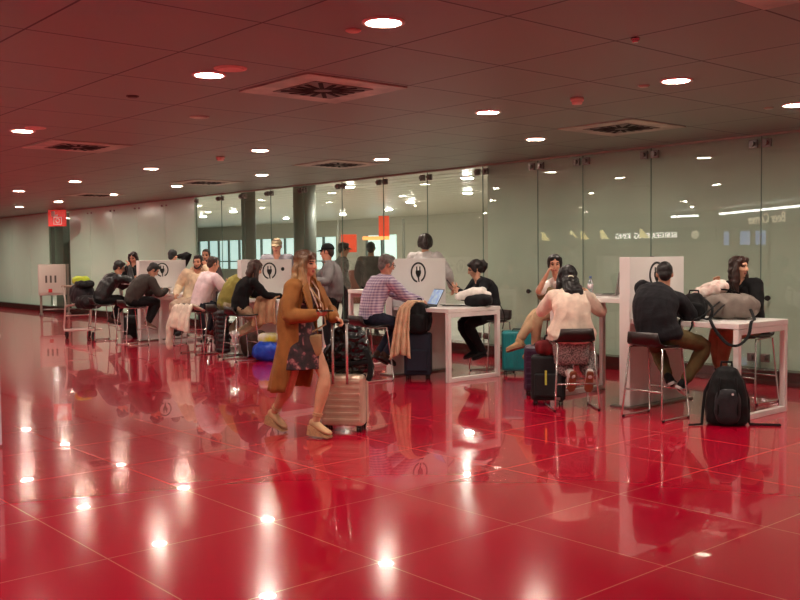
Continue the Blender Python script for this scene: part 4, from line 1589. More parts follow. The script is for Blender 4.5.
# ---------------------------------------------------------------- nearest table: suit man, long haired woman, bags
def suit_extra(k, rt_, xf):
    mb = MB()
    p = k.hip - k.f * 0.13 + U * 0.10
    mb.ell(p - k.cr * 0.06, (0.10, 0.045, 0.03))
    mb.build('belt', fabric((120, 70, 44)), rt_, xf=xf)
person('man in a dark suit jacket and olive trousers, back turned, on a stool',
    hip=(-5.21, 7.78, 0.79), face=(0.10, 1.0), chest=(-0.62, 0.78), head=(-5.29, 7.99, 1.365), s=1.0, skin_rgb=(206, 150, 122), hair_rgb=(26, 20, 19), style='crop', look=(-0.62, 0.78, -0.22),
    rh=(-5.30, 8.25, 0.985), lh=(-5.42, 8.22, 0.985), re=V((0.9, -0.1, -0.5)), le=V((-0.1, -0.1, -1)), rf=(-5.06, 7.97, 0.32), lf=(-5.20, 7.93, 0.36), rk=V((0.55, 1, 0.2)), lk=V((-0.6, 0.8, 0.0)),
    top=dict(name='jacket', m=fabric((24, 23, 28), 0.8), hem=-0.10, inf=0.026, fold=0.012, flare=0.16, collar=True, wide=0.032), legs=dict(m=fabric((92, 78, 48)), ankle=0.86),
    shoes=(fabric((22, 22, 24)), mat('pale_sole', (206, 200, 196), 0.7)), feet={'r': V((-0.25, 0.95, -0.45)), 'l': V((-0.4, 0.9, -0.25))}, voxel=0.008, extra=None)
stool(-5.22, 7.74, (0.02, 1.0), 'wire stool under the man in the dark suit jacket')

person('woman with long brown hair and black cardigan, behind the grey duffel bag',
    hip=(-5.13, 9.27, 0.79), face=(-0.12, -1), chest=(0.1, -1), head=(-5.16, 9.15, 1.415), s=0.95, female=True, skin_rgb=(218, 164, 134), hair_rgb=(52, 32, 26), style='wavy', hlen=0.26,
    look=(0.93, -0.02, -0.06), rh=(-5.30, 8.95, 1.22), lh=(-5.00, 8.86, 1.03), re=V((-0.8, -0.1, -0.7)),
    rf=(-5.26, 8.93, 0.34), lf=(-5.20, 8.88, 0.33), hands={'r': {'d': V((0.1, -0.15, 1)), 'n': V((0.5, -0.8, 0)), 'curl': 0.75}, 'l': {'d': V((-0.7, -0.5, 0.1)), 'n': V((-0.3, 0.3, -0.9)), 'curl': 0.7}},
    top=dict(name='cardigan', m=fabric((18, 17, 19)), hem=-0.12, inf=0.022, fold=0.012), legs=dict(m=fabric((168, 124, 92)), ankle=0.80), shoes=(fabric((16, 16, 18)), RUBBER), feet={'r': V((-0.1, -0.8, -0.6)), 'l': V((0.1, -0.8, -0.6))}, voxel=0.008)
stool(-5.12, 9.27, (-0.05, -1), 'wire stool under the long haired woman in the black cardigan')

person('person behind the nearest partition, only dark hair showing above it',
    hip=(-6.28, 9.32, 0.80), face=(0.1, -1), head=(-6.27, 9.22, 1.405), s=0.97, female=True, hair_rgb=(22, 17, 17), style='bob', hlen=0.12, look=(0.2, -1, -0.35),
    rh=(-6.42, 8.85, 1.14), lh=(-6.12, 8.85, 1.14), rf=(-6.35, 9.0, 0.33), lf=(-6.2, 9.0, 0.33), top=dict(m=fabric((40, 40, 46)), hem=-0.06), legs=dict(m=fabric((34, 36, 46))))
stool(-6.28, 9.36, (0, -1), 'wire stool behind the nearest partition')

dli = Matrix.Rotation(-0.35, 4, 'Z') @ Matrix.Translation(-V((-4.95, 8.58, 0.91)))
def dl_(p):
    return dli @ V(p)
soft_bag('duffel_bag', (-4.95, 8.58, 0.91), 0.35, (0.58, 0.34, 0.25), (128, 116, 108), 'bulky grey duffel bag lying on the nearest table', 'bag', pw=0.75, fold=(0.022, 7), voxel=0.009, handle=False,
         straps=[([dl_(p) for p in ((-5.16, 8.42, 1.10), (-5.12, 8.10, 0.955), (-5.11, 7.975, 0.915), (-5.09, 7.97, 0.82), (-5.03, 7.97, 0.80), (-4.98, 7.972, 0.86), (-4.97, 7.98, 0.925), (-4.96, 8.12, 0.96), (-4.95, 8.45, 1.10))], 0.012),
                 ([dl_(p) for p in ((-4.70, 8.55, 1.02), (-4.55, 8.35, 0.935), (-4.47, 8.15, 0.925), (-4.45, 8.06, 0.80), (-4.49, 7.96, 0.72), (-4.60, 7.955, 0.73), (-4.72, 7.965, 0.84), (-4.78, 7.98, 0.925), (-4.86, 8.12, 0.95), (-4.90, 8.42, 1.06))], 0.015),
                 ([(-0.20, 0.0, 0.23), (-0.10, -0.05, 0.29), (0.05, -0.06, 0.28), (0.16, -0.02, 0.22)], 0.012)])
CREAM = mat('cream_printed_cloth', (232, 220, 210), 0.8, 0, (30, 0.3), rgb2=(206, 170, 160), vscale=14)
mb = MB()
mb.ell((0, 0, 0.04), (0.20, 0.13, 0.065), seg=24, power=0.8)
mb.ell((0.02, 0.02, 0.085), (0.16, 0.10, 0.045), seg=24, power=0.8)
t = mb.build('folded_jacket', CREAM, None, voxel=0.009, smooth=2, fold=(0.016, 11))
t.location = (-5.13, 8.56, 1.135); t.rotation_euler = (0.0, -0.35, 0.35)
tag(t, 'cream patterned jacket bundled on top of the grey duffel bag', 'jacket')
bp_ = soft_bag('small_backpack', (-5.10, 8.20, 0.91), 0.5, (0.25, 0.20, 0.26), (18, 18, 20), 'small black backpack slumped on the table beside the grey duffel', 'bag', pw=0.75, fold=(0.02, 9), voxel=0.009, pocket=True, tilt=-0.15,
         straps=[([(0.1, -0.12, 0.2), (0.18, -0.2, 0.1), (0.15, -0.2, -0.0), (0.06, -0.14, 0.02)], 0.014)])
MB().box((-0.03, -0.152, 0.115), (0.045, 0.004, 0.012), bevel=0.001).build('label_patch', mat('white_patch', (235, 235, 235), 0.6), bp_)
# laptop-side cable / earphone hook beside his head is the plug ring itself
bk = root('backpack', (-4.545, 7.86, 0.0), 'black backpack standing on the floor against the end of the nearest table', 'backpack', yaw_of((-0.55, 0.83)))
mb = MB()
for z, w, d in ((0.0, .150, .10), (0.03, .175, .125), (0.15, .180, .13), (0.30, .165, .12), (0.42, .135, .095), (0.50, .09, .06), (0.525, .03, .02)):
    pass
mb.rings([[V((w * math.copysign(abs(math.cos(a)) ** 0.65, math.cos(a)), d * math.copysign(abs(math.sin(a)) ** 0.65, math.sin(a)) + 0.02 * z, z)) for a in (2 * PI * k / 28 for k in range(28))] for z, w, d in ((0.0, .150, .10), (0.03, .178, .125), (0.15, .184, .13), (0.30, .168, .12), (0.42, .135, .095), (0.50, .09, .06), (0.53, .03, .02))])
mb.build('body', fabric((17, 17, 19), 0.7), bk, voxel=0.009, smooth=3, fold=(0.014, 8))
mb = MB(); mb.ell((0.0, -0.12, 0.18), (0.115, 0.055, 0.16), seg=22, power=0.7)
mb.build('front_pocket', fabric((44, 44, 48), 0.7), bk, voxel=0.009, smooth=3, fold=(0.008, 10))
MB().tube([(-0.05, 0.05, 0.50), (-0.045, 0.06, 0.565), (0.045, 0.06, 0.565), (0.05, 0.05, 0.50)], 0.011, seg=8).build('handle', BLACKFAB, bk)
for i, pts in enumerate(([(-0.10, 0.03, 0.47), (-0.19, -0.02, 0.30), (-0.21, -0.05, 0.12), (-0.22, -0.10, 0.012), (-0.33, -0.16, 0.010)], [(0.14, 0.06, 0.40), (0.19, 0.05, 0.22), (0.19, 0.02, 0.04), (0.20, -0.02, 0.010), (0.46, 0.00, 0.008)])):
    MB().tube(pts, 0.014, 0.006, seg=8).build('strap', BLACKFAB, bk)
MB().cyl((0.04, -0.173, 0.30), (0.04, -0.181, 0.30), 0.010, seg=14).build('badge', mat('badge_white', (225, 225, 225), 0.5), bk)
for x_ in (-0.07, 0.07):
    MB().tube([(x_, -0.115, 0.44), (x_ * 1.15, -0.150, 0.30), (x_ * 1.2, -0.172, 0.14), (x_ * 1.1, -0.12, 0.02)], 0.009, 0.004, seg=8).build('seam_tape', BLACKFAB, bk)

# ---------------------------------------------------------------- high table beside it: cardigan woman, woman leaning her cheek
TWEED = mat('speckled_tweed_skirt', (84, 78, 78), 0.9, rgb2=(190, 180, 176), vscale=75)
def tweed_skirt(k, r_, xf):
    mb = MB()
    rings = []
    for z, a, b_, sh_ in ((0.84, .16, .12, 0), (0.76, .19, .16, .02), (0.66, .19, .15, .02), (0.55, .185, .125, .0), (0.45, .18, .11, -.02)):
        c = V((k.hip.x, k.hip.y, z)) + k.f * sh_
        rings.append([c + k.r * a * (1 + 0.03 * math.sin(7 * q)) * math.cos(q) + k.f * b_ * math.sin(q) for q in (2 * PI * j / 40 for j in range(40))])
    mb.rings(rings)
    return mb.build('skirt', TWEED, r_, xf=xf)
person('woman in a cream cardigan with long black hair, back turned, feet tucked back',
    hip=(-6.17, 7.66, 0.77), face=(-0.80, 0.60), head=(-6.31, 7.77, 1.315), s=0.98, female=True, hair_rgb=(18, 14, 15), style='wavy', hlen=0.30, hvol=0.010, hback=0.17, look=(-0.80, 0.58, -0.30), chest=(-0.82, 0.58),
    rh=(-6.28, 8.12, 1.12), lh=(-6.62, 7.84, 1.10), rf=(-6.02, 7.76, 0.345), lf=(-6.17, 7.62, 0.345), rk=V((-0.6, 0.8, 0.1)), lk=V((-0.9, 0.3, 0.1)),
    top=dict(name='cardigan', m=fabric((236, 214, 196), 0.95), hem=-0.15, inf=0.030, fold=0.016, flare=0.25, wide=0.02), legs=dict(m=mat('speckled_tweed', (70, 64, 64), 0.9, rgb2=(190, 180, 176), vscale=70), wide=0.045, ankle=0.74),
    shoes=(fabric((240, 236, 232)), mat('gum_sole', (150, 92, 62), 0.7)), feet={'r': V((-0.35, 0.28, -0.85)), 'l': V((-0.35, 0.28, -0.85))}, voxel=0.008, roll=0.01,
    extra=lambda k, r_, xf: tweed_skirt(k, r_, xf) and MB().tube([k.HM @ V((math.cos(a) * 0.026, -0.128, -0.02 + math.sin(a) * 0.014)) for a in (2 * PI * j / 12 for j in range(12))], 0.006, seg=8, closed=True).build('hair_tie', fabric((222, 214, 190)), r_, xf=xf))
stool(-6.12, 7.60, (-0.80, 0.60), 'wire stool with dark back under the woman in the cream cardigan', 0.69)
person('woman in a white T-shirt and beige trousers, cheek in hand',
    hip=(-7.20, 8.80, 0.91), face=(-0.42, -0.90), chest=(0.35, -0.93), head=(-7.20, 8.63, 1.45), s=0.95, female=True, skin_rgb=(210, 152, 124), hair_rgb=(24, 18, 18), style='pony', hlen=0.12, look=(0.66, -0.74, -0.12),
    rh=(-7.21, 8.50, 1.33), lh=(-6.90, 8.44, 1.18), re=V((-0.5, -0.6, -1.2)), rf=(-7.36, 8.17, 0.56), lf=(-7.33, 8.42, 0.47), rk=V((-0.1, -1, 1.2)), lk=V((-0.2, -1, 0.4)),
    hands={'r': {'d': V((0.25, 0.35, 0.9)), 'n': V((0.5, 0.6, 0.1)), 'curl': 0.9}, 'l': {'d': V((0.6, -0.5, 0.25)), 'n': V((0, 0.2, -1)), 'curl': 0.6}},
    top=dict(name='t_shirt', m=fabric((238, 228, 222)), hem=-0.02, inf=0.014, sleeve='short', fold=0.008), legs=dict(m=fabric((196, 164, 130)), ankle=0.84), shoes=(fabric((188, 156, 116)), mat('tan_sole', (150, 116, 84), 0.7)),
    feet={'r': V((-0.55, -0.80, -0.25)), 'l': V((-0.3, -0.85, -0.3))}, voxel=0.008)
stool(-7.19, 8.82, (-0.42, -0.9), 'wire stool under the woman leaning her cheek on her hand', 0.80)
hb = soft_bag('handbag', (-7.28, 8.60, 1.02), 0.5, (0.26, 0.12, 0.16), (124, 104, 72), 'olive brown handbag on the lap of the woman in the white T-shirt', 'bag', fold=(0.012, 10), handle=False)
wb = root('water_bottle', (-6.62, 8.55, 1.11), 'clear plastic water bottle with pale label on the high table beside the grey laptop', 'bottle')
PET = mat('clear_plastic', (210, 224, 232), 0.12, spec=0.6, trans=0.85)
mb = MB()
mb.rings([[V((r * math.cos(a), r * math.sin(a), z)) for a in (2 * PI * k / 20 for k in range(20))] for r, z in ((.028, 0), (.032, .006), (.032, .05), (.029, .06), (.032, .07), (.032, .13), (.026, .155), (.014, .175), (.013, .19))])
mb.build('body', PET, wb)
MB().cyl((0, 0, 0.07), (0, 0, 0.12), 0.0328).build('label_band', mat('bottle_label', (205, 150, 150), 0.5, rgb2=(235, 235, 240), vscale=30), wb)
MB().cyl((0, 0, 0.19), (0, 0, 0.207), 0.015).build('cap', mat('blue_cap', (90, 110, 170), 0.4), wb)

def laptop(loc, yaw, label, open_deg=112, screen=None, shell=(150, 150, 154), w=0.33, d=0.23):
    t = root('laptop', loc, label, 'laptop', yaw)     # local -y is the user's side
    sm = mat('laptop_shell', shell, 0.35, 0.6)
    MB().box((0, 0, 0.009), (w, d, 0.016), bevel=0.004).build('base', sm, t)
    MB().box((0, 0.025, 0.0178), (w * 0.86, d * 0.46, 0.002)).build('keyboard', BLACK, t)
    R = Matrix.Rotation(-math.radians(open_deg - 90), 3, 'X')
    hinge = V((0, d / 2 - 0.004, 0.016))
    lid = MB().box(hinge + R @ V((0, 0, d / 2)), (w, 0.008, d), R, bevel=0.003).build('lid', sm, t)
    MB().box(hinge + R @ V((0, -0.0045, d / 2)), (w * 0.95, 0.003, d * 0.9), R).build('display', screen or BLACK, lid)
    return t
laptop((-6.36, 8.48, 1.11), yaw_of((0.85, 0.5)) + 0.0, 'grey laptop standing open on the high table left of the nearest partition', 100, shell=(168, 160, 156), w=0.36, d=0.25)

# luggage round them
suitcase((-6.43, 7.60, 0), yaw_of((-0.62, 0.78)), 0.35, 0.24, 0.46, (24, 24, 27), 'black fabric suitcase with a yellow tag, left of the cream cardigan woman\'s stool', ribs=False, soft=True, rough=0.8)
bs = [o for o in bpy.data.objects if o.get('label', '').startswith('black fabric suitcase')][0]
MB().box((-0.02, -0.168, 0.30), (0.022, 0.006, 0.15), bevel=0.002).build('tag', mat('yellow_tag', (206, 214, 90), 0.5), bs)
MB().box((0.10, -0.130, 0.08), (0.05, 0.006, 0.03), bevel=0.002).build('badge', mat('grey_badge', (170, 170, 170), 0.4, 0.6), bs)
mr = soft_bag('tote_bag', (-6.42, 7.60, 0.515), yaw_of((-0.62, 0.78)), (0.29, 0.20, 0.17), (112, 30, 34), 'maroon bag slumped on top of the black fabric suitcase', 'bag', fold=(0.02, 9), pw=0.8)
suitcase((-6.93, 8.06, 0), yaw_of((-0.62, 0.78)), 0.36, 0.24, 0.50, (62, 34, 64), 'dark purple suitcase half hidden behind the black fabric one', ribs=True, rough=0.4)
suitcase((-8.33, 9.24, 0), yaw_of((-0.68, 0.73)), 0.42, 0.25, 0.52, (26, 140, 146), 'teal hard shell suitcase standing alone near the glass wall', ribs=True, vertical=True, rough=0.35)

# ---------------------------------------------------------------- table with the open laptop
STR = mat('checked_shirt', (206, 190, 214), 0.8, 0, (40, 0.2))
def checks(m, c1, c2, sc):
    nt = m.node_tree
    b = nt.nodes['Principled BSDF']
    tc = nt.nodes.new('ShaderNodeTexCoord')
    outs = []
    for d in ('Z', 'X'):
        w = nt.nodes.new('ShaderNodeTexWave')
        w.bands_direction = d
        w.inputs['Scale'].default_value = sc
        nt.links.new(tc.outputs['Object'], w.inputs['Vector'])
        outs.append(w.outputs['Fac'])
    mm = nt.nodes.new('ShaderNodeMath'); mm.operation = 'MULTIPLY_ADD'; mm.inputs[1].default_value = 0.65
    nt.links.new(outs[0], mm.inputs[0])
    m2 = nt.nodes.new('ShaderNodeMath'); m2.operation = 'MULTIPLY'; m2.inputs[1].default_value = 0.35
    nt.links.new(outs[1], m2.inputs[0]); nt.links.new(m2.outputs[0], mm.inputs[2])
    mx = nt.nodes.new('ShaderNodeMix'); mx.data_type = 'RGBA'
    mx.inputs[6].default_value = lin(c1); mx.inputs[7].default_value = lin(c2)
    nt.links.new(mm.outputs[0], mx.inputs[0])
    nt.links.new(mx.outputs[2], b.inputs['Base Color'])
checks(STR, (124, 100, 146), (226, 212, 224), 9.0)
def glasses(k, rt_, xf):
    mb = MB()
    for sx in (-1, 1):
        mb.tube([k.HM @ V((sx * .031 + .021 * math.cos(a), .094, .004 + .016 * math.sin(a))) for a in (2 * PI * j / 14 for j in range(14))], 0.0028, seg=6, closed=True)
        mb.tube([k.HM @ V(p) for p in ((sx * .052, .092, .008), (sx * .076, .04, .008), (sx * .078, -.01, .0))], 0.0028, seg=6)
    mb.tube([k.HM @ V(p) for p in ((-.010, .096, .006), (.010, .096, .006))], 0.0028, seg=6)
    mb.build('glasses', BLACK, rt_, xf=xf)
NAVY = fabric((34, 38, 54))
person('grey haired man in a purple checked shirt typing at the open laptop',
    hip=(-9.27, 7.52, 0.79), face=(0.15, 1), head=(-9.22, 7.76, 1.46), s=1.03, skin_rgb=(208, 140, 116), hair_rgb=(112, 104, 100), style='short', look=(0.22, 0.95, -0.28), chest=(0.2, 0.98),
    rh=(-8.98, 8.12, 0.99), lh=(-9.16, 8.14, 0.99), rf=(-9.14, 7.66, 0.33), lf=(-9.30, 7.68, 0.33), top=dict(m=STR, hem=-0.02, inf=0.022, fold=0.010, collar=True), legs=dict(m=NAVY), shoes=(fabric((58, 36, 28)), RUBBER),
    feet={'r': V((0.2, 0.9, -0.5)), 'l': V((0.1, 0.9, -0.5))}, voxel=0.008, extra=glasses)
stool(-9.28, 7.50, (0.1, 1), 'wire stool under the man in the purple checked shirt')
SCR = mat('laptop_screen', (120, 150, 190), 0.3, rgb2=(200, 214, 230), vscale=14)
nt = SCR.node_tree
set_emit(SCR, (0.30, 0.42, 0.62), 0.55)
laptop((-9.05, 8.24, 0.91), yaw_of((0.34, 0.94)), 'open laptop with a lit blue screen in front of the man in the checked shirt', 118, SCR, (60, 62, 66))
person('woman seen from behind in a pale grey hoodie, standing beyond the plug sign',
    hip=(-9.98, 9.10, 1.03), face=(-0.55, 0.83), head=(-9.97, 9.11, 1.735), s=1.08, female=True, shrug=0.05, hvol=0.012, hair_rgb=(40, 28, 24), style='pony', hlen=0.10, look=(-0.75, 0.65, -0.1), chest=(-0.55, 0.83),
    rh=(-9.68, 9.35, 1.12), lh=(-10.2, 9.15, 1.10), top=dict(name='hoodie', m=fabric((200, 194, 192)), hem=-0.12, inf=0.030, fold=0.012, hood=True), legs=dict(m=fabric((60, 66, 80))), shoes=(fabric((220, 216, 210)), mat('white_sole', (225, 222, 216), 0.7)))
person('woman in black with a ponytail reading her phone beyond the laptop table',
    hip=(-8.80, 9.20, 0.79), face=(-0.30, -0.95), head=(-8.89, 9.02, 1.385), s=0.97, female=True, skin_rgb=(216, 160, 132), hair_rgb=(26, 19, 18), style='pony', hlen=0.14, look=(-0.62, -0.72, -0.38),
    rh=(-8.98, 8.78, 1.12), lh=(-8.90, 8.76, 1.09), rf=(-8.90, 9.00, 0.30), lf=(-8.72, 8.98, 0.30), top=dict(name='sweater', m=fabric((26, 27, 32)), hem=-0.08, inf=0.018, fold=0.012), legs=dict(m=fabric((18, 18, 21))), shoes=(fabric((18, 18, 20)), RUBBER),
    hands={'r': {'d': V((-0.6, -0.5, 0.5)), 'n': V((0.5, -0.4, 0.5)), 'curl': 0.9}, 'l': {'d': V((-0.6, -0.5, 0.4)), 'n': V((0.4, -0.6, 0.5)), 'curl': 0.8}}, voxel=0.008)
stool(-8.79, 9.23, (-0.25, -1), 'wire stool under the woman reading her phone')
ph = root('phone', (-9.03, 8.69, 1.19), 'black phone held up by the seated woman in black', 'phone', yaw_of((-0.6, -0.7)))
R = Matrix.Rotation(-0.7, 3, 'X')
MB().box((0, 0, 0), (0.074, 0.009, 0.15), R, bevel=0.004).build('body', BLACK, ph)
MB().box(R @ V((0, -0.0055, 0)), (0.066, 0.002, 0.14), R).build('display', mat('phone_display', (40, 50, 70), 0.1), ph)
# bag with a folded white jacket at the table's end
soft_bag('shoulder_bag', (-8.50, 8.68, 0.91), 0.6, (0.36, 0.26, 0.16), (24, 24, 28), 'black bag lying flat under a folded white jacket on the laptop table', 'bag', fold=(0.014, 9), handle=False,
         straps=[([(0.1, 0.1, 0.1), (0.22, 0.16, 0.06), (0.30, 0.20, -0.12), (0.28, 0.2, -0.3)], 0.018)])
mb = MB()
mb.tube([(-0.18, -0.02, 0.0), (-0.05, 0.0, 0.03), (0.10, 0.02, 0.045), (0.20, 0.05, 0.02)], [0.05, 0.06, 0.058, 0.04])
mb.tube([(-0.17, 0.03, 0.02), (0.0, 0.05, 0.07), (0.14, 0.07, 0.08)], [0.03, 0.04, 0.035])
t = mb.build('folded_jacket', fabric((238, 230, 224)), None, voxel=0.009, smooth=2, fold=(0.016, 10))
t.location = (-8.54, 8.62, 1.04); t.rotation_euler = (0, 0, 0.75)
tag(t, 'white jacket folded over the black bag at the end of the laptop table', 'jacket')
tb_ = root('tablet', (-8.78, 8.52, 0.913), 'thin black tablet lying on the laptop table', 'tablet', 0.4)
MB().box((0, 0, 0.005), (0.26, 0.18, 0.009), bevel=0.003).build('body', BLACK, tb_)
MB().box((0, 0, 0.010), (0.24, 0.16, 0.002)).build('display', mat('tablet_glass', (20, 20, 24), 0.08), tb_)
suitcase((-8.94, 8.03, 0), yaw_of((-0.66, 0.75)), 0.34, 0.24, 0.53, (30, 36, 54), 'navy fabric suitcase standing under the black backpack at the laptop table', ribs=False, soft=True, rough=0.8)
nv = [o for o in bpy.data.objects if o.get('label', '').startswith('navy fabric suitcase')][0]
MB().box((0.09, -0.150, 0.34), (0.045, 0.006, 0.028), bevel=0.002).build('badge', mat('silver_badge', (190, 190, 196), 0.3, 0.7), nv)
soft_bag('backpack', (-8.90, 8.00, 0.57), yaw_of((-0.66, 0.75)), (0.35, 0.24, 0.42), (17, 17, 20), 'round black backpack perched on the navy suitcase', 'backpack', fold=(0.016, 8), pw=0.75, pocket=True,
         straps=[([(0.12, -0.1, 0.36), (0.18, -0.12, 0.2), (0.14, -0.13, 0.06)], 0.016)])
drape('trench_coat', [(-8.88, 8.02, 0.985), (-8.90, 7.88, 0.99), (-8.93, 7.79, 0.90), (-8.95, 7.76, 0.60), (-8.96, 7.75, 0.30)], (0.68, 0.73, 0), 0.10, 0.25, (224, 190, 156), 'beige coat hanging down beside the black backpack and navy suitcase', 'coat', folds=3, amp=0.022, thick=0.022)

# ---------------------------------------------------------------- standing men by the glass
person('man in a black cap and grey jacket eating on his feet by the glass wall',
    hip=(-11.27, 8.42, 0.94), face=(-0.72, -0.66), head=(-11.32, 8.37, 1.665), s=1.01, skin_rgb=(214, 150, 124), hair_rgb=(46, 32, 26), style='crop', look=(-0.80, -0.58, -0.06), chest=(-0.55, -0.8),
    rh=(-11.47, 8.13, 1.36), lh=(-11.22, 7.98, 1.22), top=dict(name='jacket', m=fabric((120, 116, 116)), hem=-0.05, inf=0.026, fold=0.012, collar=True), legs=dict(m=fabric((24, 24, 28))), shoes=(fabric((30, 30, 32)), RUBBER), capm=fabric((16, 16, 18)))
person('man in a pale cap and grey T-shirt standing behind a plug sign',
    hip=(-13.74, 9.10, 1.03), face=(0.62, -0.78), head=(-13.71, 9.07, 1.755), s=1.10, shrug=0.03, skin_rgb=(214, 152, 126), hair_rgb=(110, 84, 60), style='crop', look=(0.70, -0.71, -0.12),
    rh=(-13.82, 8.80, 1.14), lh=(-13.48, 8.85, 1.14), top=dict(name='t_shirt', m=fabric((150, 146, 154)), hem=-0.06, inf=0.024, sleeve='short', fold=0.010), legs=dict(m=fabric((52, 56, 70))), shoes=(fabric((210, 206, 200)), RUBBER), capm=fabric((168, 150, 120)))

for lab, x, y, fx, fy, hz, c, cp in (('grey figure in a cap added beyond the glass, left of a second figure', -15.35, 11.75, 0.5, 0.8, 1.74, (120, 114, 106), True), ('grey bare headed figure added beyond the glass, right of the capped one', -14.75, 12.0, -0.6, 0.7, 1.73, (112, 106, 100), False)):  # two figures added to match the dark silhouettes in the glass
    person(lab, hip=(x, y, 0.98), face=(fx, fy), head=(x + fx * 0.03, y + fy * 0.03, hz), s=1.06, hair_rgb=(74, 66, 60), style='short', top=dict(name='coat', m=fabric(c), hem=-0.15, inf=0.03), legs=dict(m=fabric((36, 36, 42))), capm=fabric((84, 80, 76)) if cp else None, voxel=0.012)

# ---------------------------------------------------------------- third table
person('woman in black with curly brown hair leaning over a table',
    hip=(-12.52, 7.60, 0.79), face=(0.25, 0.97), head=(-12.42, 7.82, 1.395), s=0.97, female=True, skin_rgb=(214, 160, 132), hair_rgb=(60, 36, 28), style='wavy', hlen=0.20, hvol=0.016, hback=0.05, look=(0.35, 0.92, -0.45), chest=(0.2, 0.98),
    rh=(-12.19, 8.10, 0.97), lh=(-12.52, 8.14, 0.97), rf=(-12.56, 7.56, 0.39), lf=(-12.70, 7.62, 0.40), top=dict(name='sweater', m=fabric((16, 15, 17)), hem=-0.08, inf=0.024, fold=0.012), legs=dict(m=fabric((176, 148, 120)), ankle=0.84),
    shoes=(fabric((236, 232, 228)), mat('white_sole2', (228, 224, 218), 0.7)), feet={'r': V((-0.35, 0.3, -0.6)), 'l': V((-0.2, 0.5, -0.5))}, voxel=0.009)
stool(-12.50, 7.60, (0.1, 1), 'wire stool under the curly haired woman in black')
person('person in an olive yellow jacket mostly hidden by the curly haired woman',
    hip=(-13.40, 7.86, 0.80), face=(0.15, 1), head=(-13.27, 8.17, 1.42), s=1.0, skin_rgb=(200, 146, 118), hair_rgb=(58, 44, 34), style='short', look=(0.2, 1, -0.4),
    rh=(-13.2, 8.27, 1.14), lh=(-13.42, 8.30, 1.14), rf=(-13.4, 8.0, 0.33), lf=(-13.55, 8.0, 0.33), top=dict(name='jacket', m=fabric((150, 140, 72)), hem=-0.06, inf=0.02, fold=0.014), legs=dict(m=fabric((180, 160, 130))))
stool(-13.40, 7.80, (0, 1), 'wire stool under the person in the olive jacket')
person('man in a pale pink T-shirt, back turned, cream jacket on his stool',
    hip=(-13.93, 7.70, 0.80), face=(-0.10, 1), head=(-13.86, 7.92, 1.475), s=1.02, skin_rgb=(204, 140, 114), hair_rgb=(58, 38, 30), style='crop', look=(-0.05, 1, -0.2), chest=(0.0, 1),
    rh=(-13.70, 8.12, 1.16), lh=(-14.15, 8.10, 1.12), rf=(-13.9, 7.92, 0.33), lf=(-14.05, 7.92, 0.33), top=dict(name='t_shirt', m=fabric((232, 208, 212)), hem=-0.04, inf=0.022, sleeve='short', fold=0.010), legs=dict(m=fabric((40, 42, 54))), shoes=(fabric((120, 40, 40)), mat('white_sole3', (228, 224, 218), 0.7)))
stool(-13.93, 7.66, (-0.05, 1), 'wire stool under the man in the pink T-shirt')
drape('hung_jacket', [(-13.90, 7.62, 0.70), (-13.92, 7.40, 0.80), (-13.94, 7.33, 0.62), (-13.95, 7.30, 0.40)], (0.95, 0.1, 0), 0.44, 0.62, (236, 220, 202), 'cream jacket hung over the back of the pink T-shirt man\'s stool', 'jacket', folds=3, amp=0.03, thick=0.035)
sl = MB(); sl.tube([(-14.10, 7.36, 0.72), (-14.19, 7.28, 0.45), (-14.20, 7.26, 0.12)], [0.085, 0.065, 0.055])
t = [o for o in bpy.data.objects if o.name.startswith('hung_jacket')][0]
sl.build('sleeve', fabric((236, 220, 202)), t, voxel=0.012, smooth=2, fold=(0.012, 9))
# long black puffer coat hanging between the stools
pf = root('puffer_coat', (-13.06, 7.60, 0), 'long black quilted coat hanging between the stools at the third table', 'coat', yaw_of((0.2, 1)))
mb = MB()
for i in range(9):
    z = 0.12 + i * 0.072
    mb.ell((0.02 * math.sin(i), 0, z), (0.20 - 0.008 * i, 0.10, 0.05), seg=20, power=0.8)
mb.build('body', mat('black_nylon', (22, 21, 24), 0.45, 0, (14, 0.4)), pf, voxel=0.014, smooth=1, fold=(0.012, 8))
mb = MB()
for i in range(7):
    mb.ell((-0.21, -0.02, 0.22 + i * 0.075), (0.065, 0.06, 0.046), seg=14)
mb.build('sleeve', mat('black_nylon_sleeve', (24, 23, 26), 0.45, 0, (14, 0.4)), pf, voxel=0.014, smooth=1)
drape('knit_cardigan', [(-12.24, 7.98, 0.97), (-12.25, 7.90, 0.95), (-12.22, 7.84, 0.80), (-12.20, 7.82, 0.54)], (0.80, 0.55, 0), 0.28, 0.40, (178, 136, 104), 'light brown cardigan hanging over the edge of the third table', 'cardigan', folds=3, amp=0.022, thick=0.022)
soft_bag('shopping_bag', (-12.12, 7.82, 0), 0.7, (0.46, 0.34, 0.30), (24, 70, 190), 'bright blue plastic bag on the floor beside the walking woman\'s coat', 'bag', pw=0.8, fold=(0.03, 6), handle=False, m=mat('blue_plastic', (20, 72, 196), 0.35, 0, (12, 0.8)))
soft_bag('pouch', (-12.16, 7.86, 0.26), 0.6, (0.30, 0.22, 0.16), None, 'white and yellow bag lying on top of the blue bag', 'bag', fold=(0.02, 8), handle=False, m=mat('white_yellow_print', (238, 232, 220), 0.6, rgb2=(220, 206, 40), vscale=5))
soft_bag('travel_bag', (-12.85, 8.05, 0), 0.2, (0.5, 0.32, 0.42), (92, 74, 66), 'brown grey bag standing on the floor under the third table', 'bag', fold=(0.02, 7))
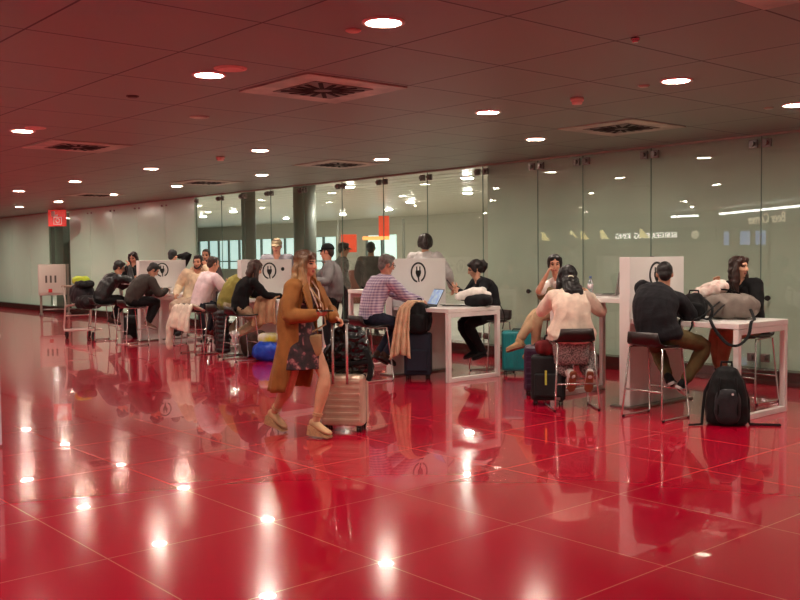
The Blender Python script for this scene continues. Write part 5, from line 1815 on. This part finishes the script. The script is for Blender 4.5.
for i, (x, y, lab) in enumerate(((-12.45, 8.42, 'black phone lying near the partition of the third table'), (-12.30, 8.35, 'black sunglasses case lying beside the phone on the third table'))):
    t = root('phone' if i == 0 else 'glasses_case', (x, y, 0.912), lab, 'phone' if i == 0 else 'case', 0.5)
    MB().box((0, 0, 0.012 if i else 0.005), (0.15, 0.07, 0.024 if i else 0.01), bevel=0.004).build('body', BLACK, t)
    MB().box((0, 0, 0.0245 if i else 0.0105), (0.13, 0.05, 0.002)).build('cover', mat('dark_cover', (24, 24, 26), 0.2), t)

person('bearded man in a cream hoodie holding a hand to his ear, beside the farthest table',
    hip=(-15.30, 8.28, 0.80), face=(0.50, -0.86), head=(-15.17, 8.36, 1.505), s=1.02, skin_rgb=(200, 140, 112), hair_rgb=(26, 20, 19), style='short', look=(0.62, -0.78, -0.12), beard=True, chest=(0.7, -0.7),
    rh=(-15.34, 8.0, 0.92), lh=(-15.02, 8.42, 1.40), le=V((0.8, 0.2, -0.9)), rf=(-15.26, 7.92, 0.33), lf=(-15.12, 7.98, 0.33), hands={'l': {'d': V((-0.25, -0.1, 1)), 'n': V((-0.9, 0.0, 0.1)), 'curl': 0.7}},
    top=dict(name='hoodie', m=fabric((230, 208, 176)), hem=-0.10, inf=0.034, fold=0.014, hood=True), legs=dict(m=fabric((184, 160, 140))), shoes=(fabric((30, 30, 32)), RUBBER))
stool(-15.32, 8.27, (0.5, -0.86), 'wire stool under the bearded man in the cream hoodie')
person('man standing close behind the bearded man, only his head showing',
    hip=(-15.80, 8.90, 0.92), face=(0.6, -0.8), head=(-15.76, 8.85, 1.65), s=1.0, skin_rgb=(200, 140, 112), hair_rgb=(48, 34, 28), style='crop', look=(0.7, -0.7, -0.1), beard=True, top=dict(m=fabric((90, 84, 84))), legs=dict(m=fabric((40, 40, 48))))

# ---------------------------------------------------------------- farthest table
person('man in a dark grey jacket bent over the farthest table, face down',
    hip=(-16.14, 7.55, 0.80), face=(0.06, 1), head=(-16.06, 7.93, 1.355), s=1.02, skin_rgb=(198, 140, 114), hair_rgb=(28, 23, 22), style='short', look=(0.1, 0.85, -0.75), chest=(0.05, 1),
    rh=(-15.92, 8.10, 0.98), lh=(-16.2, 8.14, 0.98), rf=(-16.0, 7.78, 0.40), lf=(-16.1, 7.82, 0.40), top=dict(name='jacket', m=fabric((62, 54, 50), 0.7), hem=-0.10, inf=0.030, fold=0.014), legs=dict(m=fabric((26, 24, 27))), shoes=(fabric((120, 92, 80)), mat('grey_sole', (190, 170, 160), 0.7)),
    feet={'r': V((0.2, 0.9, -0.35)), 'l': V((0.2, 0.9, -0.35))})
stool(-16.14, 7.53, (0, 1), 'wire stool under the man bent over in dark grey')
person('man in a black leather jacket, forehead on his hand, beside the luggage trolley',
    hip=(-17.52, 7.55, 0.78), face=(0.12, 1), head=(-17.43, 7.96, 1.485), s=1.04, skin_rgb=(206, 146, 118), hair_rgb=(20, 16, 16), style='short', look=(0.15, 0.95, -0.45), chest=(0.12, 1),
    rh=(-17.34, 8.06, 1.40), lh=(-17.5, 8.2, 1.16), re=V((0.2, 0.9, -1.0)), rf=(-17.45, 7.74, 0.42), lf=(-17.6, 7.8, 0.40), hands={'r': {'d': V((-0.1, -0.1, 1)), 'n': V((-0.6, -0.5, 0)), 'curl': 0.6}},
    top=dict(name='jacket', m=mat('black_leather', (30, 28, 30), 0.38, 0, (20, 0.6)), hem=-0.06, inf=0.030, fold=0.016), legs=dict(m=fabric((18, 18, 20))), shoes=(fabric((74, 50, 42)), RUBBER), feet={'r': V((0.2, 0.9, -0.3)), 'l': V((0.2, 0.9, -0.3))})
stool(-17.50, 7.55, (0.1, 1), 'wire stool under the man in the black leather jacket')
person('woman with long dark hair in black, standing face on left of the farthest partition',
    hip=(-18.60, 8.80, 0.90), face=(0.45, -0.9), head=(-18.57, 8.72, 1.64), s=0.99, female=True, skin_rgb=(204, 140, 116), hair_rgb=(40, 24, 22), style='long', hlen=0.32, look=(0.6, -0.75, -0.35), top=dict(name='coat', m=fabric((24, 22, 25)), hem=-0.12, inf=0.026), legs=dict(m=fabric((22, 22, 26))),
    rh=(-18.7, 8.45, 1.15), lh=(-18.4, 8.5, 1.15))
person('person in black seen from behind with a raised arm, above the farthest plug sign',
    hip=(-17.28, 9.10, 0.92), face=(-0.5, 0.85), head=(-17.38, 9.0, 1.655), s=1.0, hair_rgb=(16, 13, 14), style='short', hvol=0.008, look=(-0.5, 0.85, -0.3), top=dict(name='sweater', m=fabric((18, 18, 20)), hem=-0.06, inf=0.028), legs=dict(m=fabric((24, 24, 30))),
    rh=(-17.24, 9.08, 1.60), re=V((0.9, 0.4, -0.5)))
for x, y, lab, c in ((-16.18, 8.52, 'clear plastic cup on the farthest table', (210, 205, 205)), (-16.14, 8.30, 'small white paper cup next to the clear cup on the farthest table', (236, 230, 226))):
    t = root('cup', (x, y, 0.911), lab, 'cup')
    mb = MB()
    mb.rings([[V((r * math.cos(a), r * math.sin(a), z)) for a in (2 * PI * k / 20 for k in range(20))] for r, z in ((.026, 0), (.038, .11), (.040, .112), (.036, .11), (.024, .006))])
    mb.build('body', mat('cup_wall', c, 0.3), t)
    MB().cyl((0, 0, 0.113), (0, 0, 0.12), 0.038).build('lid', mat('cup_lid', (70, 60, 60), 0.4), t)
db = soft_bag('travel_bag', (-17.75, 8.30, 0), 0.2, (0.62, 0.34, 0.44), (20, 19, 22), 'black bag on the floor under the farthest high table', 'bag', fold=(0.02, 7))

# ---------------------------------------------------------------- luggage trolley
tr = root('luggage_trolley', (-18.08, 7.46, 0), 'steel luggage trolley loaded with dark bags at the far left', 'trolley', yaw_of((1.0, -0.07)) + PI / 2)
# local -x is the handle end; long axis along x
TUBE = mat('trolley_steel', (226, 214, 204), 0.3, 0.5)
for s in (-1, 1):
    mb = MB()
    y = s * 0.26
    mb.tube([(-0.52, y, 1.03), (-0.44, y, 0.92), (-0.36, y, 0.70), (-0.42, y, 0.45), (-0.50, y, 0.22), (-0.46, y, 0.15), (-0.2, y * 0.95, 0.16), (0.2, y * 0.8, 0.20), (0.55, y * 0.5, 0.21)], 0.018, seg=10)
    mb.tube([(-0.36, y, 0.62), (-0.2, y, 0.66), (0.10, y * 0.9, 0.70)], 0.012, seg=8)
    mb.build('side_frame', TUBE, tr)
mb = MB()
mb.bar((-0.52, -0.28, 1.03), (-0.52, 0.28, 1.03), 0.021)
mb.build('push_handle', mat('trolley_grip', (176, 150, 132), 0.5), tr)
mb = MB()
for x, z in ((-0.40, 0.45), (-0.46, 0.17), (-0.1, 0.17), (0.2, 0.2), (0.52, 0.21)):
    mb.bar((x, -0.24 if x < 0.3 else -0.14, z), (x, 0.24 if x < 0.3 else 0.14, z), 0.012, 8)
for y in (-0.15, -0.05, 0.05, 0.15):
    mb.bar((-0.45, y, 0.175), (0.5, y * 0.7, 0.215), 0.008, 8)
mb.build('luggage_deck', TUBE, tr)
mb = MB()
for y in (-0.24, 0.24):
    mb.bar((-0.36, y, 0.62), (-0.36, y, 0.64), 0.012)
mb.box((-0.15, 0, 0.66), (0.42, 0.50, 0.02), bevel=0.006)
mb.build('basket', TUBE, tr)
for x, y in ((-0.45, -0.22), (-0.45, 0.22), (0.45, 0.0)):
    mb = MB()
    mb.cyl((x, y - 0.018, 0.07), (x, y + 0.018, 0.07), 0.07)
    mb.box((x, y, 0.11), (0.03, 0.05, 0.10), bevel=0.006)
    mb.build('wheel', RUBBER, tr)
TM = Matrix.Translation(tr.location) @ Matrix.Rotation(tr.rotation_euler.z, 4, 'Z')
def on_trolley(x, y, z):
    p = TM @ V((x, y, z))
    return (p.x, p.y, p.z)
soft_bag('travel_bag', on_trolley(-0.12, 0.0, 0.67), tr.rotation_euler.z, (0.52, 0.44, 0.40), (48, 42, 46), 'dark grey bag in the basket of the luggage trolley', 'bag', fold=(0.03, 6))
soft_bag('travel_bag', on_trolley(0.20, 0.0, 0.60), tr.rotation_euler.z + 0.2, (0.62, 0.40, 0.26), (34, 28, 30), 'long black bag hanging off the front of the luggage trolley', 'bag', fold=(0.03, 6))
soft_bag('neck_pillow', on_trolley(-0.20, 0.0, 1.06), tr.rotation_euler.z, (0.36, 0.30, 0.17), (186, 204, 60), 'lime green bundle on top of the trolley luggage', 'pillow', fold=(0.02, 8), handle=False)
soft_bag('folded_coat', on_trolley(0.02, 0.0, 1.0), tr.rotation_euler.z, (0.36, 0.34, 0.14), (22, 20, 22), 'black coat bundled beside the lime green bundle on the trolley', 'coat', fold=(0.03, 7), handle=False)

# ---------------------------------------------------------------- hose cabinet and sign at the far left
hc = root('hose_cabinet', (-26.35, 9.95, 0), 'pale fire hose cabinet on a metal stand at the far left', 'cabinet', yaw_of((-0.95, 0.30)))
CAB = mat('cabinet_enamel', (206, 196, 186), 0.4)
MB().box((0.0, 0, 1.00), (0.72, 0.30, 0.86), bevel=0.02).build('body', CAB, hc)
dr = MB().box((-0.02, -0.16, 1.00), (0.60, 0.03, 0.76), bevel=0.008).build('door', CAB, hc)
for k, x in enumerate((-0.16, -0.04, 0.08)):
    MB().box((x, -0.178, 1.02), (0.05, 0.008, 0.20), bevel=0.003).build('vent_slot', mat('slot_dark', (90, 80, 74), 0.6), dr)
MB().box((-0.06, -0.178, 0.70), (0.10, 0.008, 0.10), bevel=0.002).build('red_label', mat('red_label', (200, 30, 36), 0.5), dr)
for x in (-0.30, 0.42):
    MB().box((x, 0.0, 0.72 if x > 0 else 0.30), (0.06, 0.06, 1.42 if x > 0 else 0.56), bevel=0.004).build('post', mat('stand_grey', (150, 140, 130), 0.4, 0.5), hc)
    MB().box((x, 0.0, 0.03), (0.10, 0.40, 0.06), bevel=0.01).build('foot', STEEL, hc)
MB().bar((-0.32, 0, 0.17), (0.6, 0, 0.17), 0.02).build('rail', STEEL, hc)
es = root('fire_hose_sign', (-26.1, 10.05, 2.71), 'red hanging fire hose sign with white symbol at the far left ceiling', 'sign', yaw_of((-0.72, 0.69)))
SGN = mat('red_sign', (206, 30, 30), 0.4)
set_emit(SGN, (0.75, 0.03, 0.02), 0.35)
MB().box((0, 0, 0), (0.50, 0.06, 0.46), bevel=0.008).build('board', SGN, es)
WS = mat('white_sign_mark', (245, 225, 220), 0.5)
MB().box((-0.10, -0.032, 0.12), (0.10, 0.006, 0.14)).box((-0.06, -0.032, 0.07), (0.18, 0.006, 0.05)).build('symbol', WS, es)
mb = MB()
for a, b in (((0, -0.17), (0.22, 0.02)), ((0, 0.02), (0.22, 0.02)), ((-0.11, -0.075), (0.02, 0.2)), ((0.11, -0.075), (0.02, 0.2))):
    mb.box((0.02 + a[0], -0.033, a[1]), (b[0], 0.006, b[1]))
mb.tube([(0.02 + 0.055 * math.cos(q), -0.034, -0.075 + 0.055 * math.sin(q)) for q in (2 * PI * j / 18 for j in range(18))], 0.014, seg=6, closed=True)
mb.build('hose_reel_symbol', WS, es)
MB().bar((0, 0, 0.23), (0, 0, CEIL - 2.71), 0.012).build('hanger', STEEL, es)

# pale low counter whose end just enters the photo at the left edge
ct = root('counter', (-8.87, 2.27, 0), 'pale blue white low counter just entering at the left edge', 'counter')
cmw = mat('pale_counter', (196, 208, 216), 0.35)
MB().box((0, 0, 0.47), (1.45, 0.70, 0.90), bevel=0.006).build('body', cmw, ct)
MB().box((0, 0, 0.935), (1.46, 0.72, 0.03), bevel=0.004).build('worktop', WHITE, ct)
MB().box((0, 0, 0.02), (1.40, 0.66, 0.04)).build('kickboard', STEEL, ct)
